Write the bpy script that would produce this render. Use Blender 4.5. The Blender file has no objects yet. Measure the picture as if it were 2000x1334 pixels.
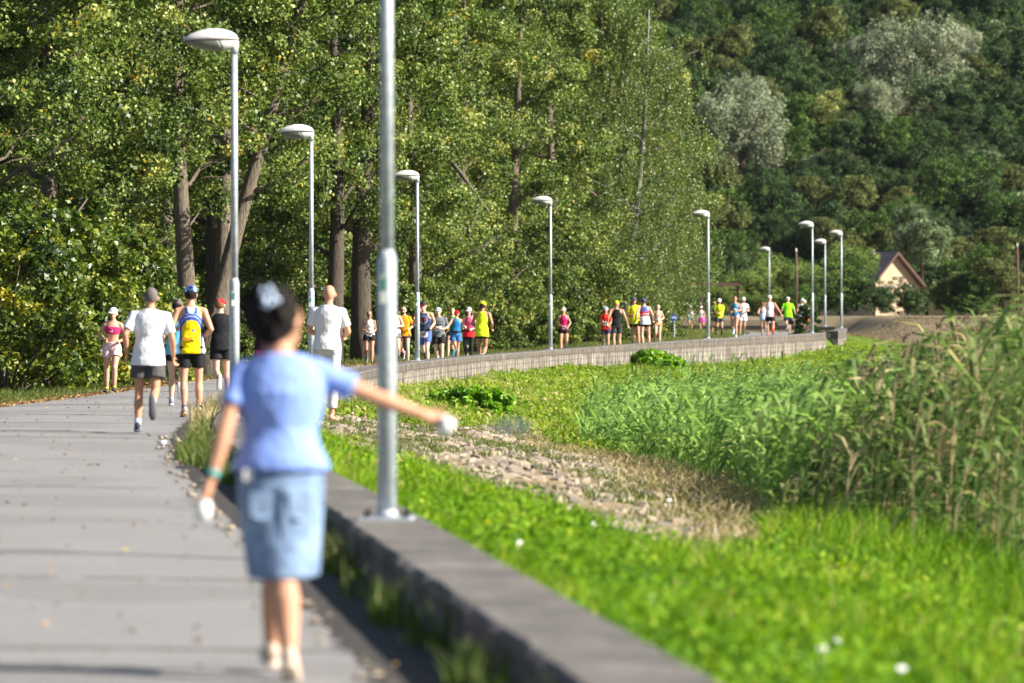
import bpy, math, random
import numpy as np
from mathutils import Vector, Matrix
R = math.radians
sc = bpy.context.scene
COL = sc.collection
rng = np.random.default_rng(7)
random.seed(7)

# ------------------------------------------------------------------ camera, sky, sun, exposure
F = 11111.0            # focal length in photo pixels (200 mm on 36 mm, 2000 px wide)
HOR = 588.0            # photo row of the horizon
CAMZ = 1.6
cam = bpy.data.cameras.new("camera"); camo = bpy.data.objects.new("camera", cam); COL.objects.link(camo)
camo.location = (0, 0, CAMZ); camo.rotation_euler = (R(90), 0, 0)
cam.lens = 200; cam.sensor_width = 36; cam.shift_y = -(667 - HOR) / 2000.0
cam.clip_start = 0.5; cam.clip_end = 5000
cam.dof.use_dof = True; cam.dof.focus_distance = 112; cam.dof.aperture_fstop = 3.4; cam.dof.aperture_blades = 0
sc.camera = camo
SUN_EL = 31.0; SUN_AZ = -17.0       # azimuth measured from +X; negative = towards the camera's side
sd = Vector((math.cos(R(SUN_EL)) * math.cos(R(SUN_AZ)), math.cos(R(SUN_EL)) * math.sin(R(SUN_AZ)), math.sin(R(SUN_EL))))
w = bpy.data.worlds.new("World"); sc.world = w; w.use_nodes = True
nt = w.node_tree; bg = nt.nodes["Background"]
sky = nt.nodes.new("ShaderNodeTexSky"); sky.sky_type = 'NISHITA'; sky.sun_disc = False
sky.sun_elevation = R(SUN_EL); sky.sun_rotation = R(90 - SUN_AZ); sky.altitude = 200
nt.links.new(sky.outputs[0], bg.inputs[0]); bg.inputs[1].default_value = 0.05
sl = bpy.data.lights.new("sun", 'SUN'); sl.energy = 5.0; sl.angle = R(0.53); sl.color = (1.0, 0.93, 0.82)
so = bpy.data.objects.new("sun", sl); COL.objects.link(so); so.location = (30, -10, 40)
so.rotation_euler = sd.to_track_quat('Z', 'Y').to_euler()
sc.view_settings.view_transform = 'Standard'; sc.view_settings.look = 'None'
sc.view_settings.exposure = 1.38; sc.view_settings.gamma = 1.0
sc.render.engine = 'CYCLES'
try:
    sc.cycles.use_denoising = True; sc.cycles.denoiser = 'OPENIMAGEDENOISE'
    sc.cycles.max_bounces = 6; sc.cycles.transparent_max_bounces = 8
    sc.cycles.diffuse_bounces = 2; sc.cycles.glossy_bounces = 2; sc.cycles.transmission_bounces = 4
except Exception: pass

# ------------------------------------------------------------------ helpers
def tag(o, label=None, cat=None, group=None, kind=None):
    if label: o['label'] = label
    if cat: o['category'] = cat
    if group: o['group'] = group
    if kind: o['kind'] = kind
    return o
def empty(name, loc=(0, 0, 0), rz=0.0, s=1.0):
    o = bpy.data.objects.new(name, None); COL.objects.link(o); o.empty_display_size = 0.2
    o.location = loc; o.rotation_euler = (0, 0, rz); o.scale = (s, s, s); return o
def link(name, me, mat=None, parent=None, smooth=False):
    o = bpy.data.objects.new(name, me); COL.objects.link(o)
    if mat is not None:
        for m in (mat if isinstance(mat, (list, tuple)) else [mat]): me.materials.append(m)
    if parent: o.parent = parent
    if smooth: me.polygons.foreach_set('use_smooth', [True] * len(me.polygons))
    return o
class MB:
    "collects simple shapes into one mesh"
    def __init__(s): s.v = []; s.f = []; s.mi = []
    def add(s, vs, fs, mi=0):
        b = len(s.v); s.v += [tuple(map(float, p)) for p in vs]; s.f += [tuple(i + b for i in f) for f in fs]; s.mi += [mi] * len(fs)
    def box(s, x0, x1, y0, y1, z0, z1, M=None, mi=0):
        vs = [(x, y, z) for z in (z0, z1) for y in (y0, y1) for x in (x0, x1)]
        if M is not None: vs = [M @ Vector(p) for p in vs]
        s.add(vs, [(0, 2, 3, 1), (4, 5, 7, 6), (0, 1, 5, 4), (2, 6, 7, 3), (0, 4, 6, 2), (1, 3, 7, 5)], mi)
    def tube(s, pts, rads, n=10, ref=(1, 0, 0), cap=True, mi=0, rnd=False):
        pts = [Vector(p) for p in pts]; rads = [(r, r) if not isinstance(r, tuple) else r for r in rads]
        if rnd:   # rounded ends
            t0 = (pts[0] - pts[1]).normalized(); t1 = (pts[-1] - pts[-2]).normalized()
            a, b = rads[0], rads[-1]; ra, rb = min(a), min(b)
            pts = [pts[0] + t0 * ra * .9, pts[0] + t0 * ra * .6] + pts + [pts[-1] + t1 * rb * .6, pts[-1] + t1 * rb * .9]
            rads = [(a[0] * .3, a[1] * .3), (a[0] * .8, a[1] * .8)] + rads + [(b[0] * .8, b[1] * .8), (b[0] * .3, b[1] * .3)]
        vs = []; ref = Vector(ref)
        for i, p in enumerate(pts):
            t = (pts[min(i + 1, len(pts) - 1)] - pts[max(i - 1, 0)])
            t = t.normalized() if t.length > 1e-9 else Vector((0, 0, 1))
            u = ref - ref.dot(t) * t
            if u.length < .05: u = Vector((0, 1, 0)) - t.y * t
            u.normalize(); v = t.cross(u)
            for k in range(n):
                a = 2 * math.pi * k / n
                vs.append(p + u * math.cos(a) * rads[i][0] + v * math.sin(a) * rads[i][1])
        fs = [(i * n + k, i * n + (k + 1) % n, (i + 1) * n + (k + 1) % n, (i + 1) * n + k) for i in range(len(pts) - 1) for k in range(n)]
        if cap: fs += [tuple(range(n))[::-1], tuple(range((len(pts) - 1) * n, len(pts) * n))]
        s.add(vs, fs, mi)
    def ell(s, c, r, n=12, m=8, M=None, mi=0, zmin=-1.0):
        vs = []; c = Vector(c)
        for j in range(m + 1):
            ph = math.acos(max(-1, zmin)) * (1 - j / m) if zmin > -1 else math.pi * (1 - j / m)
            for k in range(n):
                a = 2 * math.pi * k / n
                p = Vector((math.sin(ph) * math.cos(a) * r[0], math.sin(ph) * math.sin(a) * r[1], math.cos(ph) * r[2]))
                vs.append(c + (M @ p if M is not None else p))
        fs = [(j * n + k, j * n + (k + 1) % n, (j + 1) * n + (k + 1) % n, (j + 1) * n + k) for j in range(m) for k in range(n)]
        fs.append(tuple(range(n))[::-1])
        s.add(vs, fs, mi)
    def mesh(s, name):
        me = bpy.data.meshes.new(name); me.from_pydata(s.v, [], s.f)
        if any(s.mi): me.polygons.foreach_set('material_index', s.mi)
        me.update(); return me
    def build(s, name, mat, parent=None, smooth=False):
        return link(name, s.mesh(name), mat, parent, smooth)
REM = []
def blob(mb, name, mat, parent, vox=.012, sm=3, fac=.5):
    "one continuous skin over the collected volumes"
    o = mb.build(name, mat, parent, True)
    m = o.modifiers.new('r', 'REMESH'); m.mode = 'VOXEL'; m.voxel_size = vox; m.use_smooth_shade = True
    if sm:
        q = o.modifiers.new('s', 'SMOOTH'); q.iterations = sm; q.factor = fac
    REM.append(o); return o
def bake_blobs():
    dg = bpy.context.evaluated_depsgraph_get(); dg.update(); out = []
    for o in REM: out.append((o, bpy.data.meshes.new_from_object(o.evaluated_get(dg))))
    for o, me in out:
        old = o.data; mats = list(old.materials); o.modifiers.clear(); o.data = me
        me.name = o.name
        if not len(me.materials):
            for m in mats: me.materials.append(m)
        me.polygons.foreach_set('use_smooth', [True] * len(me.polygons))
        bpy.data.meshes.remove(old)
    REM.clear()
def nquads(name, V, tone, mat, parent=None, smooth=False):
    "V (N,4,3) float array of separate quads, tone (N,) per-face float attribute"
    V = np.asarray(V, dtype=np.float32); N = len(V)
    me = bpy.data.meshes.new(name)
    me.vertices.add(N * 4); me.vertices.foreach_set('co', V.reshape(-1))
    me.loops.add(N * 4); me.loops.foreach_set('vertex_index', np.arange(N * 4, dtype=np.int32))
    me.polygons.add(N); me.polygons.foreach_set('loop_start', np.arange(0, N * 4, 4, dtype=np.int32))
    me.update(calc_edges=True)
    a = me.attributes.new('tone', 'FLOAT', 'FACE'); a.data.foreach_set('value', np.asarray(tone, dtype=np.float32))
    return link(name, me, mat, parent, smooth)
def unit(a): return a / np.maximum(np.linalg.norm(a, axis=-1, keepdims=True), 1e-9)
def leaves(C, N, size, aspect=.8, fold=.25, r=rng):
    "rhombic leaves at centres C with normals N; size (n,)"
    n = len(C); N = unit(N)
    q = unit(r.normal(size=(n, 3))); U = unit(np.cross(N, q)); W = np.cross(N, U)
    s = np.asarray(size).reshape(-1, 1) * .5
    a = s * aspect
    return np.stack([C - U * s, C - W * a + U * s * .1 + N * s * fold, C + U * s, C + W * a + U * s * .1 + N * s * fold], axis=1)
# ---- materials
def new_mat(name):
    m = bpy.data.materials.new(name); m.use_nodes = True; t = m.node_tree
    return m, t, t.nodes['Principled BSDF']
CACHE = {}
def plain(name, col, rough=.7, metal=0.0, bump=0.0, bscale=40, var=0.0, spec=.5):
    k = (name, tuple(col), rough, metal, bump, var)
    if k in CACHE: return CACHE[k]
    m, t, b = new_mat(name)
    b.inputs['Base Color'].default_value = (*col, 1); b.inputs['Roughness'].default_value = rough; b.inputs['Metallic'].default_value = metal
    b.inputs['Specular IOR Level'].default_value = spec
    if bump or var:
        tc = t.nodes.new('ShaderNodeTexCoord'); nz = t.nodes.new('ShaderNodeTexNoise'); nz.inputs['Scale'].default_value = bscale; nz.inputs['Detail'].default_value = 4
        t.links.new(tc.outputs['Object'], nz.inputs['Vector'])
        if bump:
            bp = t.nodes.new('ShaderNodeBump'); bp.inputs['Strength'].default_value = bump; bp.inputs['Distance'].default_value = .02
            t.links.new(nz.outputs[0], bp.inputs['Height']); t.links.new(bp.outputs[0], b.inputs['Normal'])
        if var:
            mx = t.nodes.new('ShaderNodeMix'); mx.data_type = 'RGBA'
            mx.inputs[6].default_value = (*[c * (1 - var) for c in col], 1); mx.inputs[7].default_value = (*[min(1, c * (1 + var)) for c in col], 1)
            t.links.new(nz.outputs[0], mx.inputs[0]); t.links.new(mx.outputs[2], b.inputs['Base Color'])
    CACHE[k] = m; return m
def mth(t, op, a, b=None, c=None):
    n = t.nodes.new('ShaderNodeMath'); n.operation = op
    for i, v in enumerate((a, b, c)):
        if v is None: continue
        if isinstance(v, (int, float)): n.inputs[i].default_value = v
        else: t.links.new(v, n.inputs[i])
    return n.outputs[0]
def mixc(t, fac, a, b):
    n = t.nodes.new('ShaderNodeMix'); n.data_type = 'RGBA'
    for i, v in ((0, fac), (6, a), (7, b)):
        if isinstance(v, (int, float)): n.inputs[i].default_value = v
        elif isinstance(v, tuple): n.inputs[i].default_value = (*v[:3], 1)
        else: t.links.new(v, n.inputs[i])
    return n.outputs[2]
def ramp(t, fac, stops):
    n = t.nodes.new('ShaderNodeValToRGB'); e = n.color_ramp.elements
    while len(e) < len(stops): e.new(.5)
    for i, (p, c) in enumerate(stops): e[i].position = p; e[i].color = (*c, 1)
    t.links.new(fac, n.inputs[0]); return n.outputs[0]
def noise(t, vec, scale, detail=4, rough=.55, dist=0.0):
    n = t.nodes.new('ShaderNodeTexNoise'); n.inputs['Scale'].default_value = scale; n.inputs['Detail'].default_value = detail
    n.inputs['Roughness'].default_value = rough; n.inputs['Distortion'].default_value = dist
    t.links.new(vec, n.inputs['Vector']); return n.outputs[0]
def mapping(t, vec, sc_):
    n = t.nodes.new('ShaderNodeMapping'); n.inputs['Scale'].default_value = sc_; t.links.new(vec, n.inputs['Vector']); return n.outputs[0]
def bumpn(t, b, h, strength, dist=.02):
    bp = t.nodes.new('ShaderNodeBump'); bp.inputs['Strength'].default_value = strength; bp.inputs['Distance'].default_value = dist
    t.links.new(h, bp.inputs['Height']); t.links.new(bp.outputs[0], b.inputs['Normal'])
def leafmat(name, stops, rough=.45, transl=.35, spec=.5):
    m, t, b = new_mat(name)
    at = t.nodes.new('ShaderNodeAttribute'); at.attribute_name = 'tone'
    c = ramp(t, at.outputs['Fac'], stops)
    t.links.new(c, b.inputs['Base Color']); b.inputs['Roughness'].default_value = rough; b.inputs['Specular IOR Level'].default_value = spec
    tr = t.nodes.new('ShaderNodeBsdfTranslucent'); mx = t.nodes.new('ShaderNodeMixShader')
    hs = t.nodes.new('ShaderNodeHueSaturation'); hs.inputs['Value'].default_value = 1.5; hs.inputs['Saturation'].default_value = 1.1
    t.links.new(c, hs.inputs['Color']); t.links.new(hs.outputs[0], tr.inputs[0])
    mx.inputs[0].default_value = transl
    t.links.new(b.outputs[0], mx.inputs[1]); t.links.new(tr.outputs[0], mx.inputs[2])
    t.links.new(mx.outputs[0], t.nodes['Material Output'].inputs[0]); return m
# ------------------------------------------------------------------ lie of the land
def hermite(xs, ys):
    xs = np.array(xs, float); ys = np.array(ys, float); m = np.gradient(ys, xs)
    def f(x):
        x = np.asarray(x, float); i = np.clip(np.searchsorted(xs, x) - 1, 0, len(xs) - 2)
        h = xs[i + 1] - xs[i]; t = (x - xs[i]) / h; t = np.clip(t, -50, 50)
        tc = np.clip(t, 0, 1)
        v = (2*tc**3 - 3*tc**2 + 1)*ys[i] + (tc**3 - 2*tc**2 + tc)*h*m[i] + (-2*tc**3 + 3*tc**2)*ys[i+1] + (tc**3 - tc**2)*h*m[i+1]
        return v + np.where(t < 0, t * h * m[i], 0) + np.where(t > 1, (t - 1) * h * m[i + 1], 0)
    return f
LY = [35, 67, 102, 137, 170, 203, 233, 266, 298, 345]
LX = [-.77, -3.27, -3.6, -2.28, 1.15, 7.0, 12.3, 15.4, 16.4, 15.6]
WX = hermite([8, 20] + LY + [420, 700], [1.5, .49] + LX + [11.0, -14])
WT = hermite([0, 35, 67, 102, 137, 170, 203, 233, 266, 298, 345, 500], [.26, .255, .21, .17, .155, .14, .25, .28, .32, .35, .2, .2])
P = hermite([0, 50, 80, 107, 140, 174, 195, 215, 235, 260, 300, 345, 420, 800], [0, 0, 0, -.15, -.2, -.22, -.18, -.06, .02, .05, 0, -.28, -.3, -.3])
BASE = hermite([0, 20, 50, 78, 90, 115, 137, 170, 203, 240, 270, 300, 400], [.02, .02, 0, -.02, -.28, -.44, -.54, -.52, -.72, -.5, -.55, -.9, -1])
HW = .26; PW = 4.1
def ground(x, y):
    x = np.asarray(x, float); y = np.asarray(y, float); s = x - WX(y)
    left = P(y) - .03 + np.clip(-s - HW - PW, 0, 60) * .01
    right = BASE(y) - .125 * np.clip(s - HW, 0, 9) - .0 * s
    k = np.clip((s + HW + .02) / (2 * HW), 0, 1)
    k = np.where(y > 262, np.clip((s + .2) / 6, 0, 1), k)
    z = left * (1 - k) + right * k
    lev = np.clip((y - 292) / 38, 0, 1); lev = lev * lev * (3 - 2 * lev)
    zl = -1.1 + 1.69 * lev
    kk = np.clip((x - 17.5 - (y - 292) * .02) / 4, 0, 1) * np.clip((y - 270) / 22, 0, 1)
    z = z * (1 - kk) + zl * kk
    z = np.where((y > 372) & (x > -5), np.maximum(z, z + (.58 - z) * np.clip((y - 372) / 3, 0, 1)), z)
    z = z - np.where(y > 390, np.clip((y - 390) / 20, 0, 1) * .7, 0)
    hill = np.clip(y - 455 - np.clip(x - 30, -60, 0) * .0, 0, 400)
    z = z + .34 * hill + 3 * np.sin(x * .07 + 1) * np.clip(hill / 60, 0, 1)
    return z
def at(px, py, d): return Vector(((px - 1000) / F * d, d, CAMZ - (py - HOR) / F * d))

# ground sheet
ys = np.concatenate([np.arange(-10, 420, 1.0), np.arange(420, 700, 6.0), np.arange(700, 1500, 60)])
ss = np.concatenate([[-400, -200, -120, -80, -60, -45, -35, -28, -22, -18], np.arange(-15, -5, 1.0), [-4.6, -4.36, -4.3, -3, -1.5, -.5, -.27, -.255, .1, .25, .27], np.arange(.6, 12, .6), [13, 15, 17, 20, 24, 30, 40, 55, 75, 100, 150, 220, 400]])
YY, SS = np.meshgrid(ys, ss, indexing='ij'); XX = WX(np.clip(YY, -10, 420)) + SS
ZZ = ground(XX, YY)
ZZ = ZZ + np.where((SS > .5), .03 * np.sin(XX * 3.1 + YY * .7) * np.cos(YY * 1.3), 0)
nr, nc = XX.shape
me = bpy.data.meshes.new('ground')
idx = np.arange(nr * nc).reshape(nr, nc)
fq = np.stack([idx[:-1, :-1], idx[:-1, 1:], idx[1:, 1:], idx[1:, :-1]], axis=-1).reshape(-1, 4)
me.vertices.add(nr * nc); me.vertices.foreach_set('co', np.stack([XX, YY, ZZ], -1).astype(np.float32).reshape(-1))
me.loops.add(len(fq) * 4); me.loops.foreach_set('vertex_index', fq.astype(np.int32).reshape(-1))
me.polygons.add(len(fq)); me.polygons.foreach_set('loop_start', np.arange(0, len(fq) * 4, 4, dtype=np.int32)); me.update(calc_edges=True)
# zones as a float attribute: 0 wood floor, .25 lush green, .5 stone paving, .75 mown brown, 1 wild dry grass
def inpoly(x, y, poly):
    c = np.zeros(np.shape(x), bool); n = len(poly)
    for i in range(n):
        x0, y0 = poly[i]; x1, y1 = poly[(i + 1) % n]
        cond = ((y0 > y) != (y1 > y)); xi = (x1 - x0) * (y - y0) / ((y1 - y0) if y1 != y0 else 1e-9) + x0
        c ^= cond & (x < xi)
    return c
STONE = [(-3.2, 78), (-3.2, 100), (-1.6, 99), (-.3, 107), (.5, 103), (.7, 95), (1.4, 88), (1.6, 77), (2.2, 66), (2.3, 56), (2.1, 46), (1.5, 41.5), (1.0, 43.5), (.6, 47), (0, 50.5), (-.5, 56), (-1.7, 62), (-2.3, 68)]
fx = XX[:-1, :-1] + .3; fy = YY[:-1, :-1] + .5; fs = SS[:-1, :-1] + .2
zone = np.full(fx.shape, .25)
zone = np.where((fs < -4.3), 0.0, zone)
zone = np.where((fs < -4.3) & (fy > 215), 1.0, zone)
zone = np.where(inpoly(fx, fy, STONE), .5, zone)
zone = np.where((fy > 276) & (fx > 14), .75, zone); zone = np.where((fy > 372) & (fx > -5) & (fy < 440), .75, zone)
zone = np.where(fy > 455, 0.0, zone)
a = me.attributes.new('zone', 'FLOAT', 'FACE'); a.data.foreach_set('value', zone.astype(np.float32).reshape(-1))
m, t, b = new_mat('earth_and_grass')
g = t.nodes.new('ShaderNodeNewGeometry'); pos = g.outputs['Position']
za = t.nodes.new('ShaderNodeAttribute'); za.attribute_name = 'zone'; zf = za.outputs['Fac']
n1 = noise(t, pos, .9, 5); n2 = noise(t, pos, 9, 5, .7); n3 = noise(t, pos, .25, 3)
nn = mth(t, 'ADD', mth(t, 'MULTIPLY', n1, .5), mth(t, 'MULTIPLY', n2, .5))
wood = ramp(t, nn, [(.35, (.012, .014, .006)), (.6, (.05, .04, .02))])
lush = ramp(t, nn, [(.35, (.03, .055, .006)), (.5, (.07, .13, .012)), (.62, (.16, .2, .03))])
stone = ramp(t, nn, [(.3, (.12, .09, .05)), (.48, (.24, .18, .11)), (.62, (.34, .27, .17))])
mown = ramp(t, nn, [(.3, (.09, .085, .04)), (.5, (.19, .15, .09)), (.65, (.26, .20, .13))])
dry = ramp(t, nn, [(.3, (.05, .07, .015)), (.5, (.13, .13, .04)), (.65, (.2, .17, .07))])
def band(c): return mth(t, 'LESS_THAN', mth(t, 'ABSOLUTE', mth(t, 'SUBTRACT', zf, c)), .1)
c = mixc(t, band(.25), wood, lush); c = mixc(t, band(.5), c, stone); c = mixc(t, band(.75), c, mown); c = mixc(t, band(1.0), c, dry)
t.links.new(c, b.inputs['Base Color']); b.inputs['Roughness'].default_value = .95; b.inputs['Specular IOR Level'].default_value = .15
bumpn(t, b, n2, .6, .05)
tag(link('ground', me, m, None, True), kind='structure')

# path: asphalt strip between verge and wall
def strip(name, s0, s1, dz, mat, y0=-8, y1=420, zfun=None, jag=0.0, n=None):
    Y = np.concatenate([np.arange(y0, 90, .25), np.arange(90, y1 + .1, 1.0)]); vs = []; fs = []
    cols = np.linspace(0, 1, 7)
    for i, y in enumerate(Y):
        j1 = -abs(.07 * math.sin(y * 2.7) * math.sin(y * 1.1 + 1) + .05 * math.sin(y * 6.1)) if jag else 0
        j0 = s0 + (jag * (math.sin(y * 1.7) + math.sin(y * .83 + 2)) if jag else 0)
        for k in cols: x = float(WX(y)) + j0 + (s1 + j1 - j0) * k; vs.append((x, y, float(P(y)) + dz + .03 * math.sin(math.pi * k)))
    for i in range(len(Y) - 1):
        for k in range(6): a0 = i * 7 + k; fs.append((a0, a0 + 1, a0 + 8, a0 + 7))
    me = bpy.data.meshes.new(name); me.from_pydata(vs, [], fs); me.update(); return link(name, me, mat, None, True)
m, t, b = new_mat('old_asphalt'); g = t.nodes.new('ShaderNodeNewGeometry'); pos = g.outputs['Position']
n1 = noise(t, pos, 60, 4, .8); n2 = noise(t, pos, 1.3, 5, .6); n3 = noise(t, pos, .3, 2)
vo = t.nodes.new('ShaderNodeTexVoronoi'); vo.inputs['Scale'].default_value = 90; t.links.new(pos, vo.inputs['Vector'])
c = ramp(t, n1, [(.3, (.15, .147, .147)), (.5, (.235, .23, .228)), (.7, (.32, .312, .305))])
c = mixc(t, mth(t, 'MULTIPLY', mth(t, 'SUBTRACT', n2, .4), .8), c, (.15, .145, .14))
sx = t.nodes.new('ShaderNodeSeparateXYZ'); t.links.new(pos, sx.inputs[0])
yy = mth(t, 'ADD', sx.outputs[1], mth(t, 'ADD', mth(t, 'MULTIPLY', n2, .16), mth(t, 'MULTIPLY', sx.outputs[0], -.05)))
acc = None
for jy, wdt in ((26.0, .10), (32.6, .09), (48.6, .10), (65.6, .10), (56.8, .05), (73.5, .12), (81, .12), (90, .15), (99, .15), (110, .2), (121, .2)):
    q = mth(t, 'COMPARE', yy, jy, wdt); acc = q if acc is None else mth(t, 'MAXIMUM', acc, q)
acc = mth(t, 'MULTIPLY', acc, mth(t, 'GREATER_THAN', noise(t, pos, 4, 2), .40))
c = mixc(t, mth(t, 'MULTIPLY', acc, .8), c, (.055, .05, .03))
c = mixc(t, mth(t, 'MULTIPLY', mth(t, 'GREATER_THAN', n3, .52), .22), c, (.11, .105, .10))     # patched areas
ve = t.nodes.new('ShaderNodeTexVoronoi'); ve.feature = 'DISTANCE_TO_EDGE'; ve.inputs['Scale'].default_value = .55
wp = t.nodes.new('ShaderNodeVectorMath'); wp.operation = 'ADD'; nv = t.nodes.new('ShaderNodeTexNoise'); nv.inputs['Scale'].default_value = 2.5; nv.inputs['Detail'].default_value = 5; t.links.new(pos, nv.inputs['Vector']); t.links.new(pos, wp.inputs[0]); t.links.new(nv.outputs['Color'], wp.inputs[1]); t.links.new(wp.outputs[0], ve.inputs['Vector'])
sp = noise(t, pos, 14, 2); c = mixc(t, mth(t, 'MULTIPLY', mth(t, 'GREATER_THAN', sp, .66), .35), c, (.08, .07, .055))
t.links.new(c, b.inputs['Base Color']); b.inputs['Roughness'].default_value = .9; b.inputs['Specular IOR Level'].default_value = .3
bumpn(t, b, n1, .5, .01)
ASPH = m
tag(strip('path', -HW - PW, -HW - .44, .0, ASPH, jag=.02), kind='structure')
# earth strip between asphalt and the wall, with pebbles
pebble = plain('shadowed_pebbly_earth', (.045, .038, .032), .95, 0, .9, 22, .8)  # earth coloured darker to widen the wall's shadow
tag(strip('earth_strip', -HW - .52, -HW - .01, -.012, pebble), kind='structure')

# ------------------------------------------------------------------ concrete flood wall
m, t, b = new_mat('weathered_concrete')
uv = t.nodes.new('ShaderNodeUVMap'); u = uv.outputs[0]
g = t.nodes.new('ShaderNodeNewGeometry'); pos = g.outputs['Position']
n1 = noise(t, pos, 2.2, 6, .65); n2 = noise(t, pos, 30, 4, .7); n3 = noise(t, mapping(t, u, (2.2, .35, 1)), 2.0, 5, .7)
n4 = noise(t, mapping(t, u, (.35, 1.0, 1)), 1.3, 3, .6)
c = ramp(t, n1, [(.3, (.07, .065, .06)), (.5, (.14, .13, .12)), (.68, (.21, .195, .18))])
c = mixc(t, mth(t, 'MULTIPLY', n2, .35), c, (.1, .09, .085))
side = mth(t, 'LESS_THAN', mth(t, 'ABSOLUTE', t.nodes.new('ShaderNodeSeparateXYZ').outputs[2]), .5)
sx = t.nodes.new('ShaderNodeSeparateXYZ'); t.links.new(g.outputs['True Normal'], sx.inputs[0]); side = mth(t, 'LESS_THAN', sx.outputs[2], .5)
stain = ramp(t, n3, [(.40, (.03, .025, .02)), (.5, (.15, .125, .105)), (.60, (.40, .36, .31))])
su = t.nodes.new('ShaderNodeSeparateXYZ'); t.links.new(u, su.inputs[0])
c = mixc(t, mth(t, 'MULTIPLY', side, .85), c, stain)
# dark weathered upper course, pale lower course
c = mixc(t, mth(t, 'MULTIPLY', side, mth(t, 'MULTIPLY', mth(t, 'GREATER_THAN', mth(t, 'ADD', su.outputs[1], mth(t, 'MULTIPLY', n4, .35)), .13), .6)), c, (.075, .064, .056))
br = t.nodes.new('ShaderNodeTexBrick'); t.links.new(u, br.inputs['Vector'])
br.inputs['Scale'].default_value = 1.0; br.inputs['Brick Width'].default_value = .55; br.inputs['Row Height'].default_value = .17
br.inputs['Mortar Size'].default_value = .012; br.inputs['Mortar Smooth'].default_value = .3; br.offset = 0.0; br.squash = 1.0
c = mixc(t, mth(t, 'MULTIPLY', mth(t, 'MULTIPLY', side, br.outputs['Fac']), .5), c, (.035, .03, .028))
fr_ = mth(t, 'FRACT', mth(t, 'DIVIDE', mth(t, 'ADD', su.outputs[0], mth(t, 'MULTIPLY', n2, .03)), 5.4))
c = mixc(t, mth(t, 'MULTIPLY', mth(t, 'LESS_THAN', fr_, .005), .85), c, (.02, .017, .014))       # panel joints
moss = noise(t, pos, 5, 6, .7); c = mixc(t, mth(t, 'MULTIPLY', mth(t, 'GREATER_THAN', moss, .60), .45), c, (.045, .045, .022))
pale = noise(t, pos, 1.1, 6, .75); c = mixc(t, mth(t, 'MULTIPLY', mth(t, 'GREATER_THAN', pale, .60), .35), c, (.26, .24, .215))
t.links.new(c, b.inputs['Base Color']); b.inputs['Roughness'].default_value = .92; b.inputs['Specular IOR Level'].default_value = .25
bumpn(t, b, mth(t, 'ADD', n2, mth(t, 'MULTIPLY', br.outputs['Fac'], -1.0)), .5, .012)
CONC = m
def wall(name, y0, y1, step=1.0):
    Y = (list(np.arange(y0, 60, .12)) + list(np.arange(60, y1, step)) if y0 < 60 else list(np.arange(y0, y1, step))) + [y1]; vs = []; fs = []; uvs = []; wr = random.Random(4)
    L = 0
    prof = []
    for i, y in enumerate(Y):
        x = float(WX(y)); z = float(WT(y)); zb = min(float(P(y)), float(BASE(y))) - .5
        w_ = .010 * math.sin(y * 2.3) * math.sin(y * .9) + wr.gauss(0, .005) + (.02 if wr.random() < .03 else 0)
        dy = .5; tx = float(WX(y + dy) - WX(y - dy)); nrm = Vector((2 * dy, -tx, 0)).normalized()
        if i: L += math.hypot(y - Y[i - 1], x - float(WX(Y[i - 1])))
        sec = [(-HW, zb), (-HW + w_, z - .022), (-HW + .022 + abs(w_), z + w_ * .3), (HW - .022 - abs(w_), z), (HW - w_, z - .022), (HW, zb)]
        for (s, zz) in sec: vs.append((x + nrm.x * s, y + nrm.y * s, zz)); uvs.append((L, zz))
    for i in range(len(Y) - 1):
        for k in range(5): a0 = i * 6 + k; fs.append((a0, a0 + 6, a0 + 7, a0 + 1))
    fs.append((0, 1, 2, 3, 4, 5)); e = (len(Y) - 1) * 6; fs.append((e + 5, e + 4, e + 3, e + 2, e + 1, e))
    me = bpy.data.meshes.new(name); me.from_pydata(vs, [], fs); me.update()
    ul = me.uv_layers.new(name='UVMap')
    for p in me.polygons:
        for li in p.loop_indices: ul.data[li].uv = uvs[me.loops[li].vertex_index]
    return link(name, me, CONC)
tag(wall('concrete_wall', 4, 237.0), 'long low weathered concrete wall curving beside the path, street lamps standing on it', 'wall')
tag(wall('concrete_wall', 246.5, 268.0), 'short far piece of concrete wall beyond the dark green shrub', 'wall')

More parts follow.
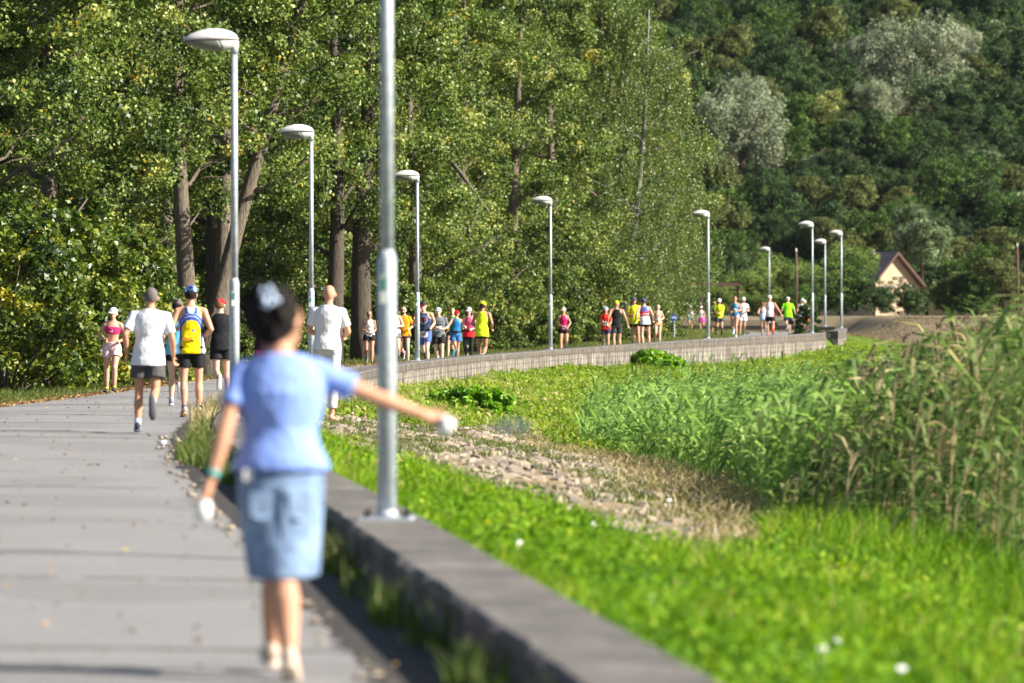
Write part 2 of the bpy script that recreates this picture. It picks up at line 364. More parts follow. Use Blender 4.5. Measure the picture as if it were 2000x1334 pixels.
# ------------------------------------------------------------------ street lamps
GALV, t, b = new_mat('galvanised_steel'); g = t.nodes.new('ShaderNodeTexCoord'); nz = noise(t, g.outputs['Object'], 18, 4, .7)
t.links.new(ramp(t, nz, [(.35, (.34, .385, .43)), (.65, (.54, .585, .63))]), b.inputs['Base Color']); b.inputs['Metallic'].default_value = .2; b.inputs['Roughness'].default_value = .5
HEADM = plain('pale_grey_lamp_shell', (.62, .60, .59), .45, 0, 0, 40, 0.06); LENS = plain('prismatic_lamp_cover', (.15, .16, .13), .3, 0, .5, 60, .15)
GREENST = plain('green_sticker', (.03, .22, .16), .5); WHITEST = plain('white_sticker', (.6, .62, .6), .5); DARKM = plain('dark_bolt_metal', (.03, .03, .035), .4, .6)
H_L = 4.6
def make_lamp():
    r = empty('street_lamp')
    q = MB(); q.box(-.16, .16, -.16, .16, 0, .018); q.build('base_plate', GALV, r)
    for (x, y) in ((-.12, -.12), (.12, -.12), (-.12, .12), (.12, .12)):
        q = MB(); q.tube([(x, y, .018), (x, y, .03)], [.018, .018], 6); q.tube([(x, y, .03), (x, y, .065)], [.009, .009], 6); q.build('anchor_bolt', DARKM, r)
    q = MB(); q.tube([(0, 0, .018), (0, 0, 1.60), (0, 0, 1.66)], [.058, .058, .043], 24); q.tube([(0, 0, .018), (0, 0, .06)], [.068, .062], 24); lp = q.build('lower_pole', GALV, r, True)
    q = MB(); q.box(-.035, .01, -.0605, -.0585, 1.33, 1.50); q.build('white_notice', WHITEST, lp)
    q = MB(); q.box(-.028, .003, -.0635, -.0615, 1.41, 1.49); q.build('green_notice', GREENST, lp)
    q = MB(); q.tube([(0, 0, 1.66), (0, 0, H_L - .27)], [.042, .036], 24); q.build('upper_pole', GALV, r, True)
    q = MB(); q.tube([(0, 0, H_L - .30), (0, 0, H_L - .16)], [.047, .047], 20); q.build('collar', GALV, r, True)
    # shell: almond profile, ridge line above, reaching out over the path (-X)
    L, n, mm = .66, 20, 20
    def prof(u): return math.sin(math.pi * min(1, max(0, u))) ** .48
    top = MB(); vs = []; fs = []
    for i in range(n + 1):
        u = i / n; x = .055 - L * u; hw = .135 * prof(u); ht = .135 * (math.sin(math.pi * u ** .85) ** .6 if 0 < u < 1 else 0)
        for k in range(mm + 1):
            a = math.pi * k / mm
            vs.append((x, math.cos(a) * hw, H_L - .14 + .012 * (1 - u) + math.sin(a) ** .8 * ht + (.006 if abs(u - .55) < .03 and 0 < k < mm else 0)))
    for i in range(n):
        for k in range(mm): a0 = i * (mm + 1) + k; fs.append((a0, a0 + 1, a0 + mm + 2, a0 + mm + 1))
    top.add(vs, fs)
    sh = top.build('lamp_shell', HEADM, r, True); sh.data.flip_normals() if hasattr(sh.data, 'flip_normals') else None
    so_ = sh.modifiers.new('t', 'SOLIDIFY'); so_.thickness = .006; REM.append(sh)
    # rear lower housing above the pole and clear cover in front
    def lower(u0, u1, dep, name, mat, skew=0):
        q = MB(); vs = []; fs = []; N = 12
        for i in range(N + 1):
            u = u0 + (u1 - u0) * i / N
            hw = .130 * prof(u); hd = dep * (math.sin(math.pi * u) ** .6 if 0 < u < 1 else 0)
            for k in range(mm + 1):
                a = math.pi * k / mm; zz = math.sin(a) ** .8 * hd
                vs.append((.055 - L * u + skew * zz, math.cos(a) * hw, H_L - .146 - zz))
        for i in range(N):
            for k in range(mm): a0 = i * (mm + 1) + k; fs.append((a0, a0 + mm + 1, a0 + mm + 2, a0 + 1))
        fs.append(tuple(range(mm + 1))); fs.append(tuple(range(N * (mm + 1), (N + 1) * (mm + 1)))[::-1])
        q.add(vs, fs); return q.build(name, mat, r, True)
    lower(.0, .36, .128, 'rear_housing', HEADM, 0.5); lower(.365, 1.0, .122, 'lamp_cover', LENS, .45)
    return r
def children(o): return [c for c in bpy.data.objects if c.parent == o]
KIDS = {}
def index_kids():
    KIDS.clear()
    for c in bpy.data.objects:
        if c.parent: KIDS.setdefault(c.parent.name, []).append(c)
def copy_tree(o, parent=None):
    kids = KIDS.get(o.name, []); c = o.copy(); COL.objects.link(c)
    if parent: c.parent = parent
    for ch in kids: copy_tree(ch, c)
    return c
lamp = make_lamp(); bake_blobs(); index_kids()
LDESC = ['large blurred steel lamp post right of the woman, its head above the picture', 'tall street lamp with a green notice, its pole left of the woman in blue',
 'street lamp whose pole rises behind the bald man in white', 'street lamp on the wall beside the runner in a dark blue singlet', 'street lamp standing left of the woman in the magenta singlet',
 'street lamp in front of the birch edge, left of the neon vest runner', 'street lamp with its foot behind the dark green shrub', 'street lamp at the far end of the short wall piece, rightmost of all',
 'thin street lamp between the orange runner and the rightmost lamp', 'farthest and smallest street lamp, above the runner in white and red']
for i, (x, y) in enumerate(zip(LX, LY)):
    o = lamp if i == 0 else copy_tree(lamp)
    z = float(WT(y)) if y < 270 else float(ground(x, y))
    hp = {298: (637, 466.5), 345: (630, 482)}.get(y)
    if hp: z = CAMZ - (hp[1] - HOR) / F * y - H_L
    o.location = (x, y, z); o.rotation_euler = (0, 0, R([0, 4, -3, 2, -4, 3, 0, -2, 5, -3][i]))
    if y < 60: o.rotation_euler = (0, 0, R(-4))
    tag(o, LDESC[i], 'street lamp', 'street lamps along the wall')
for k, (y, x) in enumerate(((298, 16.4), (345, 15.6))):   # small footings for the two lamps beyond the wall
    zt = CAMZ - ((466.5, 482)[k] - HOR) / F * y - H_L; q = MB(); q.box(x - .5, x + .5, y - .4, y + .4, zt - .9, zt - .002)
    tag(q.build('lamp_footing', CONC), ('low concrete footing under the thin lamp beyond the wall', 'low concrete footing under the farthest small lamp')[k], 'footing')

# ------------------------------------------------------------------ trees and shrubs
POPLAR = leafmat('poplar_leaf', [(0, (.012, .027, .004)), (.35, (.075, .12, .018)), (.65, (.20, .26, .055)), (.86, (.35, .37, .10)), (1, (.46, .34, .04))], .45, .22, .32)
HEDGE = leafmat('maple_hedge_leaf', [(0, (.015, .035, .005)), (.4, (.07, .115, .014)), (.7, (.2, .24, .03)), (.9, (.40, .36, .03)), (1, (.5, .32, .02))], .42, .22, .45)
BIRCH = leafmat('birch_leaf', [(0, (.03, .055, .010)), (.5, (.13, .18, .036)), (.85, (.26, .30, .08)), (1, (.36, .30, .05))], .42, .22, .45)
def hillmat(name, a, c): return leafmat(name, [(0, tuple(v * .4 for v in a)), (.5, tuple(v * 2.05 for v in a)), (1, tuple(min(.6, v * 2.1) for v in c))], .7, .2, .2)
DARKG = hillmat('dark_broadleaf', (.022, .042, .014), (.06, .10, .025)); MIDG = hillmat('mid_broadleaf', (.035, .07, .014), (.10, .15, .03))
OLIVE = hillmat('olive_broadleaf', (.05, .062, .018), (.13, .14, .04)); SILVER = hillmat('silver_willow', (.12, .14, .085), (.22, .245, .16))
PALEY = hillmat('yellow_green_crown', (.11, .125, .035), (.24, .24, .08)); YEL = hillmat('yellow_crown', (.12, .14, .01), (.40, .38, .02)); GREYG = hillmat('grey_green_crown', (.07, .10, .045), (.19, .23, .12))
def barkmat(name, a, c, sc_=(9, 9, 1.6)):
    m, t, b = new_mat(name); tc = t.nodes.new('ShaderNodeTexCoord'); v = mapping(t, tc.outputs['Object'], sc_)
    n = noise(t, v, 3, 6, .7, .6); t.links.new(ramp(t, n, [(.35, a), (.62, c)]), b.inputs['Base Color']); b.inputs['Roughness'].default_value = .95
    bumpn(t, b, n, 1.0, .06); return m
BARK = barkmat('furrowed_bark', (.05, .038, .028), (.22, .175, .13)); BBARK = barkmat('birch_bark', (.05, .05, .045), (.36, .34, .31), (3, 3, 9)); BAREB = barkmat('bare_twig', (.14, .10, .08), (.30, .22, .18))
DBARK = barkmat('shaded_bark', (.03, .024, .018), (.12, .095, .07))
def trunk_and_limbs(seed, H, r0, lean=(0, 0), nl=16, z0=2.0, R_=3.0, up=.5, wob=.15):
    "returns mesh, limb sample points (list of (p, dir))"
    rr = random.Random(seed); q = MB(); pts = []; n = 10
    for i in range(n + 1):
        f = i / n; pts.append(Vector((lean[0] * f + wob * math.sin(f * 5 + seed), lean[1] * f + wob * math.cos(f * 4 + seed * 2), H * f - .3)))
    rad = [max(.03, r0 * (1.25 if i == 0 else 1) * (1 - .85 * (i / n) ** 1.1)) for i in range(n + 1)]
    q.tube(pts, rad, 14); S = []
    for k in range(nl):
        f = (z0 + (H * .92 - z0) * (k + rr.random()) / nl) / H; i = min(n - 1, int(f * n)); p = pts[i].lerp(pts[i + 1], f * n - i)
        az = k * 2.4 + rr.uniform(-.5, .5); L = R_ * (1.05 - .55 * f) * rr.uniform(.75, 1.1); b = p; br = max(.02, rad[i] * .36); lp = [p]
        for j in range(1, 6):
            g = j / 5; lp.append(p + Vector((math.cos(az + .25 * math.sin(g * 4 + k)) * L * g, math.sin(az + .2 * math.cos(g * 3 + k)) * L * g, up * L * g ** 1.1 + rr.uniform(-.1, .1))))
        q.tube(lp, [br * (1 - .8 * j / 5) for j in range(6)], 6)
        for j in range(1, 6):
            S.append((lp[j], (lp[j] - lp[j - 1]).normalized()))
            a2 = az + rr.choice((-1, 1)) * rr.uniform(.5, 1.2); L2 = L * .42 * (1.1 - j / 6); e = lp[j] + Vector((math.cos(a2) * L2, math.sin(a2) * L2, rr.uniform(-.2, .5) * L2))
            mid = lp[j].lerp(e, .5) + Vector((0, 0, .08)); q.tube([lp[j], mid, e], [br * .35, br * .22, .006], 5); S.append((mid, Vector((0, 0, 1)))); S.append((e, (e - lp[j]).normalized()))
    return q, S
def crown_leaves(seed, S, nclump, per, size, cr=(.55, .55, .4), extra=None, tone0=.35):
    r = np.random.default_rng(seed); SP = np.array([p for p, _ in S])
    ci = r.integers(0, len(SP), nclump); CC = SP[ci] + r.normal(size=(nclump, 3)) * .28
    if extra is not None: CC = np.vstack([CC, extra])
    n = len(CC); rs = r.uniform(.55, 1.25, n); ct = r.normal(0, .17, n)
    k = np.repeat(np.arange(n), per); d = unit(r.normal(size=(len(k), 3))); rad = r.uniform(.25, 1, (len(k), 1)) ** .5
    C = CC[k] + d * rad * np.array(cr) * rs[k][:, None]
    ax = CC[k][:, :2]; outw = np.zeros((len(k), 3)); outw[:, :2] = ax / np.maximum(np.linalg.norm(ax, axis=1, keepdims=True), .3)
    N = unit(r.normal(size=(len(k), 3)) * .75 + d * .45 + outw * .35 + np.array([0, 0, .35]))
    sz = size * r.uniform(.65, 1.2, len(k)) * r.uniform(.75, 1.2, n)[k]; V = leaves(C, N, sz, .8, .22, r)
    tone = np.clip(tone0 + ct[k] + r.normal(0, .13, len(k)) + (r.random(len(k)) < .02) * .4, 0, 1)
    return V, tone
def boughs(seed, n, H, z0, Rr, nb=30):
    "leaf masses gathered on separate boughs, leaving dark gaps between"
    r = np.random.default_rng(seed + 5); B = envelope(seed + 7, nb, H, z0, Rr, .6); k = r.integers(0, nb, n); sz = r.uniform(.5, 1.15, nb)[k][:, None]
    p = B[k] + r.normal(size=(n, 3)) * np.array([.62, .62, .34]) * sz; p[:, 2] = np.maximum(p[:, 2] - .12 * np.abs(p[:, 0] - B[k][:, 0]), z0 * .8); return p
def envelope(seed, n, H, z0, Rr, shell=.65):
    r = np.random.default_rng(seed + 99); z = r.uniform(z0, H, n); f = (z - z0) / (H - z0)
    rr = Rr * (.72 + .4 * np.sin(np.pi * np.clip(f, 0, 1) ** .8)) * np.clip((1 - f) * 3, .25, 1) * r.uniform(shell, 1.0, n)
    a = r.uniform(0, 2 * np.pi, n) ; rr = rr * (1 + .16 * np.sin(3 * a + z * 1.3 + seed))
    return np.stack([rr * np.cos(a), rr * np.sin(a), z], 1)
def make_tree(name, seed, H, r0, Rr, z0, nclump, nenv, per, size, mat, bark, lean=(0, 0), tone0=.4, cr=(.46, .46, .32), nl=16, up=.5):
    e = empty(name); q, S = trunk_and_limbs(seed, H, r0, lean, nl, max(z0, .8), Rr, up)
    q.build('trunk', bark, e, True)
    V, T = crown_leaves(seed, S, nclump // 3, per, size, cr, boughs(seed, nenv + nclump * 2 // 3, H, z0, Rr, 34), tone0)
    nquads('crown', V, T, mat, e); return e
TOP = 13.5
popA = make_tree('poplar_tree', 1, TOP, .26, 3.0, .7, 300, 210, 110, .11, POPLAR, BARK)
popB = make_tree('poplar_tree', 2, TOP, .24, 3.0, 4.3, 240, 170, 110, .11, POPLAR, BARK)
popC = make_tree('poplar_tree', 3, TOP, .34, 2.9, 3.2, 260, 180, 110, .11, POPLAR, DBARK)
popD = make_tree('poplar_tree', 4, TOP, .22, 2.6, 4.6, 200, 140, 110, .11, POPLAR, BARK, lean=(3.2, .5))
# birch: hanging strings of small leaves
def make_birch(seed):
    e = empty('birch_tree'); q, S = trunk_and_limbs(seed, 13.5, .17, (1.0, 0), 26, 2.0, 3.5, .55, .12); q.build('trunk', BBARK, e, True)
    r = np.random.default_rng(seed); SP = np.array([p for p, _ in S]); ns = 1500
    st = np.vstack([SP[r.integers(0, len(SP), 500)] + r.normal(size=(500, 3)) * .15, envelope(seed, ns - 500, 13.5, 2.0, 3.6, .55)])
    L = np.minimum(r.uniform(.8, 2.6, ns), st[:, 2] - .3); per = 62
    k = np.repeat(np.arange(ns), per); f = r.uniform(0, 1, len(k)); ph = r.uniform(0, 6, ns)
    C = st[k] + np.stack([.12 * np.sin(f * 4 + ph[k]) + r.normal(0, .035, len(k)), .12 * np.cos(f * 3 + ph[k]) + r.normal(0, .035, len(k)), -f * L[k]], 1)
    N = unit(r.normal(size=(len(k), 3)) + np.array([0, -.3, .15])); V = leaves(C, N, .085 * r.uniform(.7, 1.2, len(k)), .62, .15, r)
    tone = np.clip(.42 + r.normal(0, .1, ns)[k] + r.normal(0, .15, len(k)), 0, 1)
    nquads('crown', V, tone, BIRCH, e); return e
birch = make_birch(11)
def make_bush(name, seed, H, Rr, n, per, size, mat, tone0=.45):
    e = empty(name); r = np.random.default_rng(seed); q = MB()
    a = r.uniform(0, 2 * np.pi, n); z = r.uniform(.08, 1, n); rr = np.sqrt(1 - (z * .96) ** 2.2) * Rr * r.uniform(.5, 1.0, n) * (1 + .2 * np.sin(3 * a + seed))
    CC = np.stack([rr * np.cos(a), rr * np.sin(a), z * H], 1)
    for i in range(9):
        p = CC[i]; q.tube([(p[0] * .1, p[1] * .1, -.15), (p[0] * .5, p[1] * .5, p[2] * .6), tuple(p)], [.03, .018, .006], 5)
    q.build('stems', BARK, e, True)
    k = np.repeat(np.arange(n), per); d = unit(r.normal(size=(len(k), 3))); C = CC[k] + d * r.uniform(.2, 1, (len(k), 1)) ** .5 * np.array([.26, .26, .18]) * Rr / 1.6
    C[:, 2] = np.maximum(C[:, 2], .02)
    N = unit(r.normal(size=(len(k), 3)) * .7 + d * .5 + np.array([0, 0, .5])); V = leaves(C, N, size * r.uniform(.6, 1.3, len(k)), .85, .22, r)
    T = np.clip(tone0 + r.normal(0, .13, n)[k] + r.normal(0, .15, len(k)) + (r.random(len(k)) < .03) * .3, 0, 1)
    nquads('foliage', V, T, mat, e); return e
bushA = make_bush('hedge_shrub', 21, 3.3, 1.9, 150, 110, .115, HEDGE, .44)
bushB = make_bush('hedge_shrub', 22, 1.9, 1.5, 150, 80, .105, POPLAR, .36)
shr = make_bush('leafy_shrub', 23, 1.15, .55, 60, 60, .09, leafmat('dark_shrub_leaf', [(0, (.015, .04, .012)), (.6, (.04, .09, .02)), (1, (.12, .2, .04))]), .4)
herb = make_bush('broad_leaved_plant', 24, .62, .75, 60, 60, .10, leafmat('broad_herb_leaf', [(0, (.04, .11, .008)), (.5, (.15, .32, .016)), (1, (.32, .48, .04))]), .5)
index_kids()
used = set()
def put(proto, loc, label, cat, group, rz=None, s=1.0, sz=None):
    if proto.name not in used: used.add(proto.name); o = proto
    else: o = copy_tree(proto)
    o.location = loc; o.rotation_euler = (0, 0, random.uniform(0, 6.28) if rz is None else rz)
    o.scale = (s, s, sz or s); tag(o, label, cat, group); return o
# trees whose trunks show
def gp(px, d, dx=0): x = (px - 1000) / F * d + dx; return (x, d, float(ground(x, d)))
GP = 'trees lining the left side of the path'
put(popB, gp(362, 133), 'straight furrowed trunk showing behind the blue capped runner', 'tree', GP, .4)
put(popD, gp(398, 136), 'poplar with a pale trunk leaning right, just left of the tall lamp pole', 'tree', GP, 0, 1, 1)
put(popC, gp(716, 170), 'poplar with a broad dark trunk behind the runner in the white number 954 vest', 'tree', GP, 1.0)
put(popC, gp(652, 163), 'poplar with a shaded trunk just right of the bald man', 'tree', GP, 2.9, .8, 1)
put(popB, gp(100, 126), 'poplar with a pale trunk glimpsed behind the leaves at far left', 'tree', GP, 2.2)
put(popA, gp(540, 176), 'leafy poplar behind the pole of the second street lamp', 'tree', GP, 4.1)
put(popA, gp(20, 121, -.8), 'leafy poplar filling the left edge of the picture', 'tree', GP)
put(popA, gp(240, 140, -.6), 'leafy poplar behind the pink top runner', 'tree', GP, 2.0)
put(popB, gp(470, 150, -.5), 'poplar behind the pole of the tall street lamp', 'tree', GP, 5.0)
put(popA, gp(800, 186), 'dense poplar behind the group of runners with numbers', 'tree', GP, 1.2)
put(popA, gp(900, 196), 'dense poplar behind the runner in the neon yellow singlet', 'tree', GP, 3.4)
put(popA, gp(1010, 207), 'dense poplar left of the lamp by the magenta runner', 'tree', GP, 4.6)
put(popA, gp(1110, 222, -.6), 'dense poplar behind the runner in the magenta singlet', 'tree', GP, 0.3)
put(birch, gp(1225, 226, -.1), 'birch with hanging strings of small leaves at the right end of the tree row', 'tree', GP, 0, 1.0)
put(birch, gp(1262, 246, 0), 'second smaller birch at the end of the tree row, behind the blue capped runner', 'tree', GP, 2.2, .72)
put(popA, gp(1180, 244), 'poplar rising behind the birch', 'tree', GP, 1.9, 1.08)
put(popB, gp(1215, 262), 'tall poplar behind the gap between the two birches', 'tree', GP, 0.9, 1.15)
k = 0
for (px, d) in ((60, 137), (180, 150), (330, 158), (430, 172), (520, 196), (600, 186), (690, 192), (760, 205), (860, 215), (960, 226), (1060, 240), (1130, 258), (20, 152), (130, 165), (260, 176), (380, 190), (560, 214), (700, 228), (820, 242), (930, 255)):
    put(popB if 300 < px < 420 and d < 180 else popA if 450 < px < 720 else (popA, popC)[k % 2], gp(px, d), 'poplar standing deeper in the wood behind the front row of trees', 'tree', 'trees deeper in the wood', None, random.uniform(.95, 1.15)); k += 1
# undergrowth
for i, (px, d, s, lab) in enumerate(((15, 110, 1.0, 'sunlit yellowish hedge shrub at the left edge of the picture'), (95, 114, 1.05, 'sunlit hedge shrub second from the left edge, above the grass verge'), (165, 117, .95, 'sunlit hedge shrub just left of the runner in the pink top'),
        (235, 121, .95, 'sunlit hedge shrub behind the runner in the pink top'), (300, 127, .72, 'low hedge shrub behind the head of the man in the white shirt'), (45, 119, 1.15, 'tall yellowish shrub behind the hedge at far left'), (140, 124, 1.2, 'tall shrub behind the hedge between two trunks'))):
    put(bushA, gp(px, d, -.1), lab, 'shrub', 'hedge shrubs at the left', None, s)
ub = ((455, 152), (500, 158), (560, 166), (600, 172), (668, 176), (690, 182), (752, 184), (790, 183), (840, 188), (880, 192), (940, 198), (985, 203), (1035, 208), (1085, 214), (1140, 219), (1195, 222), (1245, 228), (1290, 238))
UBL = ['beside the red capped runner', 'left of the head of the woman in blue', 'behind the head of the woman in blue', 'left of the bald man', 'right of the bald man', 'between the bald man and the dark trunk', 'behind the blurred lamp post', 'behind the bearded man in orange', 'behind the man with number 930', 'behind the runner in grey', 'behind the neon yellow singlet', 'right of the neon yellow singlet runner', 'midway between the neon singlet and the magenta runner', 'left of the magenta runner', 'right of the magenta runner', 'behind the man in the black tank top', 'behind the yellow tee runner', 'below the birch edge beside the round blue sign']
for (px, d), lb in zip(ub, UBL): put(bushB, gp(px, d, -.2), 'low green bush under the poplars, ' + lb, 'shrub', 'low bushes under the trees', None, random.uniform(.5, .75) if px < 740 else random.uniform(.75, 1.15))
z = gp(1576, 241.5); put(shr, (z[0], z[1], z[2]), 'dark green shrub growing in the gap of the concrete wall', 'shrub', None, 0, 1.25, 1.2)
for px, d, s, lab in ((930, 112, 1.0, 'big leafy plant below the wall, nearest of the broad leaved clumps'), (1265, 185, 1.1, 'bright leafy clump against the foot of the wall, below the yellow shirt runner'), (875, 118, .7, 'small leafy clump left of the big leafy plant below the wall'), (1300, 188, .9, 'low bright clump right of the leafy clump at the foot of the wall')):
    put(herb, gp(px, d), lab, 'plant', 'broad leaved plants below the wall', None, s)
# broken branch hanging in the poplars
q = MB(); p0 = at(868, 300, 182); p1 = at(905, 345, 181); p2 = at(938, 392, 180.5); p3 = at(955, 415, 180.5)
q.tube([p0, p1, p2, p3], [.085, .075, .05, .03], 8); q.tube([p2, at(925, 440, 180.3), at(910, 480, 180)], [.025, .015, .006], 5); q.tube([p1.lerp(p2, .7), at(945, 362, 180)], [.02, .006], 5)
tag(q.build('broken_branch', BARK, None, True), 'bare broken branch hanging diagonally in the poplar leaves', 'branch')

# ------------------------------------------------------------------ wooded hillside
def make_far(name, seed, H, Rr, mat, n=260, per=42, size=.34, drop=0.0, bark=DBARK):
    e = empty(name); r = np.random.default_rng(seed)
    q = MB(); q.tube([(0, 0, -1), (.1, 0, H * .4), (0, .1, H * .8)], [.3, .2, .05], 7)
    # several lobes make the uneven outline
    nl = 9; la = r.uniform(0, 6.28, nl); lz = r.uniform(.35, .85, nl); lr = r.uniform(.35, .62, nl)
    LC = np.stack([np.cos(la) * Rr * .5, np.sin(la) * Rr * .5, lz * H], 1)
    for c in LC[:6]: q.tube([(0, 0, H * .3), tuple(c * .6 + np.array([0, 0, H * .12])), tuple(c)], [.12, .08, .03], 5)
    q.build('trunk', bark, e, True)
    li = r.integers(0, nl, n); d = unit(r.normal(size=(n, 3))); CC = LC[li] + d * (lr[li] * Rr)[:, None] * r.uniform(.6, 1.05, (n, 1)) * np.array([1, 1, .85])
    CC[:, 2] = np.clip(CC[:, 2], H * .06, H * 1.05)
    k = np.repeat(np.arange(n), per); dd = unit(r.normal(size=(len(k), 3))); C = CC[k] + dd * r.uniform(.2, 1, (len(k), 1)) ** .5 * np.array([.75, .75, .5 + drop]) * Rr / 5
    N = unit(r.normal(size=(len(k), 3)) * .7 + dd * .4 + d[k] * .5 + np.array([0, 0, .3])); V = leaves(C, N, size * r.uniform(.6, 1.3, len(k)), .7, .2, r)
    T = np.clip(.42 + r.normal(0, .2, n)[k] + r.normal(0, .17, len(k)), 0, 1); nquads('crown', V, T, mat, e); return e
hp = {}
for nm, mat, sd_, drop in (('dark', DARKG, 31, 0), ('dark2', DARKG, 32, 0), ('mid', MIDG, 33, 0), ('olive', OLIVE, 34, 0), ('silver', SILVER, 35, .25), ('paley', PALEY, 36, 0), ('yellow', YEL, 37, 0), ('grey', GREYG, 38, .1)):
    hp[nm] = make_far('willow_tree' if nm in ('silver', 'grey') else 'broadleaf_tree', sd_, 10.0, 5.0, mat, 300 if nm != 'silver' else 420, 42, .30 if nm != 'silver' else .24, drop)
index_kids()
def hillput(kind, px, py, wpx, label, group=None, d=None, hsc=None):
    "tree whose crown centre shows at (px, py) and is wpx wide; d found where the hill is under it"
    if d is None:
        best = None
        for dd in np.arange(462, 640, 2.0):
            s = wpx / F * dd / 10.0; x = (px - 1000) / F * dd; zc = CAMZ - (py - HOR) / F * dd
            gz = float(ground(x, dd)); e = abs(gz + 5.5 * s * (hsc or 1) - zc)
            if best is None or e < best[0]: best = (e, dd)
        d = best[1]
    s = wpx / F * d / 10.0; x = (px - 1000) / F * d; zc = CAMZ - (py - HOR) / F * d
    return put(hp[kind], (x, d, zc - 5.5 * s * (hsc or 1)), label, 'tree', group, None, s, s * (hsc or 1))
hillput('silver', 1445, 262, 190, 'big rounded silvery willow on the hillside, left of the yellowish crown')
hillput('silver', 1450, 205, 130, 'pale green willow rising behind the big rounded silvery willow')
hillput('silver', 1790, 120, 200, 'largest silvery willow high on the hill at right')
hillput('silver', 1710, 130, 150, 'bright white grey willow crown at the left of the largest willow')
hillput('silver', 1870, 110, 130, 'brownish silver crown at the right of the largest willow')
hillput('silver', 1665, 120, 110, 'small silvery crown at the far left of the largest willow')
hillput('silver', 1715, 205, 110, 'small silvery crown hanging below the largest willow')
hillput('grey', 1830, 180, 150, 'grey green crown under the largest willow')
hillput('paley', 1600, 228, 125, 'yellowish green round crown between the two silvery willows')
hillput('yellow', 1910, 160, 60, 'bright yellow small crown below the largest willow')
hillput('yellow', 1975, 90, 90, 'yellow green crown at the upper right edge of the picture')
hillput('grey', 1800, 470, 130, 'grey green willow behind the cream house, right of its ridge', None, 445)
hillput('grey', 1775, 425, 80, 'pale top of the willow behind the house', None, 452)
hillput('mid', 1500, 70, 110, 'mid green crown near the top, left of the bare brown tree')
hillput('mid', 1380, 300, 90, 'bluish green crown beside the birch edge, left of the silvery willow')
GH = 'dark trees of the hillside wood'
LM = [(1445, 262, 'the big round silvery willow'), (1790, 120, 'the largest silvery willow'), (1600, 228, 'the yellowish round crown'), (1910, 160, 'the bright yellow crown'), (1562, 100, 'the bare pinkish tree'), (1573, 440, 'the tallest far lamp head'), (1635, 455, 'the rightmost lamp head'), (1495, 485, 'the smallest lamp head'), (1370, 415, 'the lamp head by the birch'), (1745, 500, 'the house roof'), (1820, 450, 'the willow behind the house'), (1987, 482, 'the right wooden pole'), (1380, 300, 'the bluish crown by the birch'), (1715, 205, 'the small hanging silvery crown'), (1970, 90, 'the yellow green crown upper right')]
USEDL = set()
def hill_label(base, px, py):
    for dist, a, b_, nm in sorted((math.hypot(px - a, py - b_), a, b_, nm) for a, b_, nm in LM):
        if dist > 330: break
        an = math.degrees(math.atan2(py - b_, px - a)); k = int(((an + 202.5) % 360) // 45)
        w_ = ('left of', 'above and left of', 'above', 'above and right of', 'right of', 'below and right of', 'below', 'below and left of')[k]
        for pre in (('just ', '') if dist < 110 else ('', 'some way ') if dist < 200 else ('well ',)):
            l_ = base + ' ' + pre + w_ + ' ' + nm
            if l_ not in USEDL: USEDL.add(l_); return l_
    return base + ' in the hillside wood'
rr = random.Random(5); n_ = 0
for row, yc in enumerate(range(-20, 600, 42)):
    px = 1230 + (row % 2) * 35
    while px < 2060:
        jx = px + rr.uniform(-18, 18); jy = yc + rr.uniform(-14, 14); wpx = rr.uniform(88, 135)
        pal = rr.random(); right = px > 1720
        kd = 'dark' if pal < .3 else 'dark2' if pal < .55 else 'mid' if pal < (.72 if right else .8) else 'olive' if pal < (.84 if right else .97) else 'grey'
        if row < 4 and pal > .6 and not right: kd = 'olive' if pal < .8 else 'mid'
        lab = {'dark': 'dark green broadleaf tree', 'dark2': 'dark green broadleaf tree', 'mid': 'mid green broadleaf tree', 'olive': 'olive brown tinged tree', 'grey': 'greyish green tree'}[kd]
        near_special = any(abs(jx - a) < r_ * .62 and 5 < jy - c < r_ * .75 for a, c, r_ in ((1445, 262, 120), (1790, 120, 150), (1600, 228, 90), (1710, 150, 90)))
        if not near_special: hillput(kd, jx, jy + 8, wpx, hill_label(lab, jx, jy), {'dark': GH, 'dark2': GH, 'mid': 'mid green trees of the hillside wood', 'olive': 'olive trees of the hillside wood', 'grey': 'greyish trees of the hillside wood'}[kd], None, rr.uniform(.9, 1.25)); n_ += 1
        px += 70
for px in range(1330, 2050, 48):   # foot of the wood, on the flat
    hillput(rr.choice(('dark', 'dark2', 'mid')), px, 545 + rr.uniform(-10, 20), 120, hill_label('dark tree at the hill foot', px, 545), 'trees at the foot of the hill', rr.uniform(446, 456))
# bare tree
e = empty('bare_tree', at(1562, 100, 520)); q, S = trunk_and_limbs(51, 6, .16, (0, 0), 24, 1.5, 3.6, .45); q.build('trunk', BAREB, e, True)
e.location.z -= 3; tag(e, 'bare pinkish brown tree without leaves high on the hillside', 'tree')
for i, px in enumerate(range(-40, 1260, 62)): hillput(('dark', 'dark2')[i % 2], px, 500, 190, 'dark tree deep in the wood far behind the path', 'dark trees deep in the wood', 285 + (i % 3) * 9)
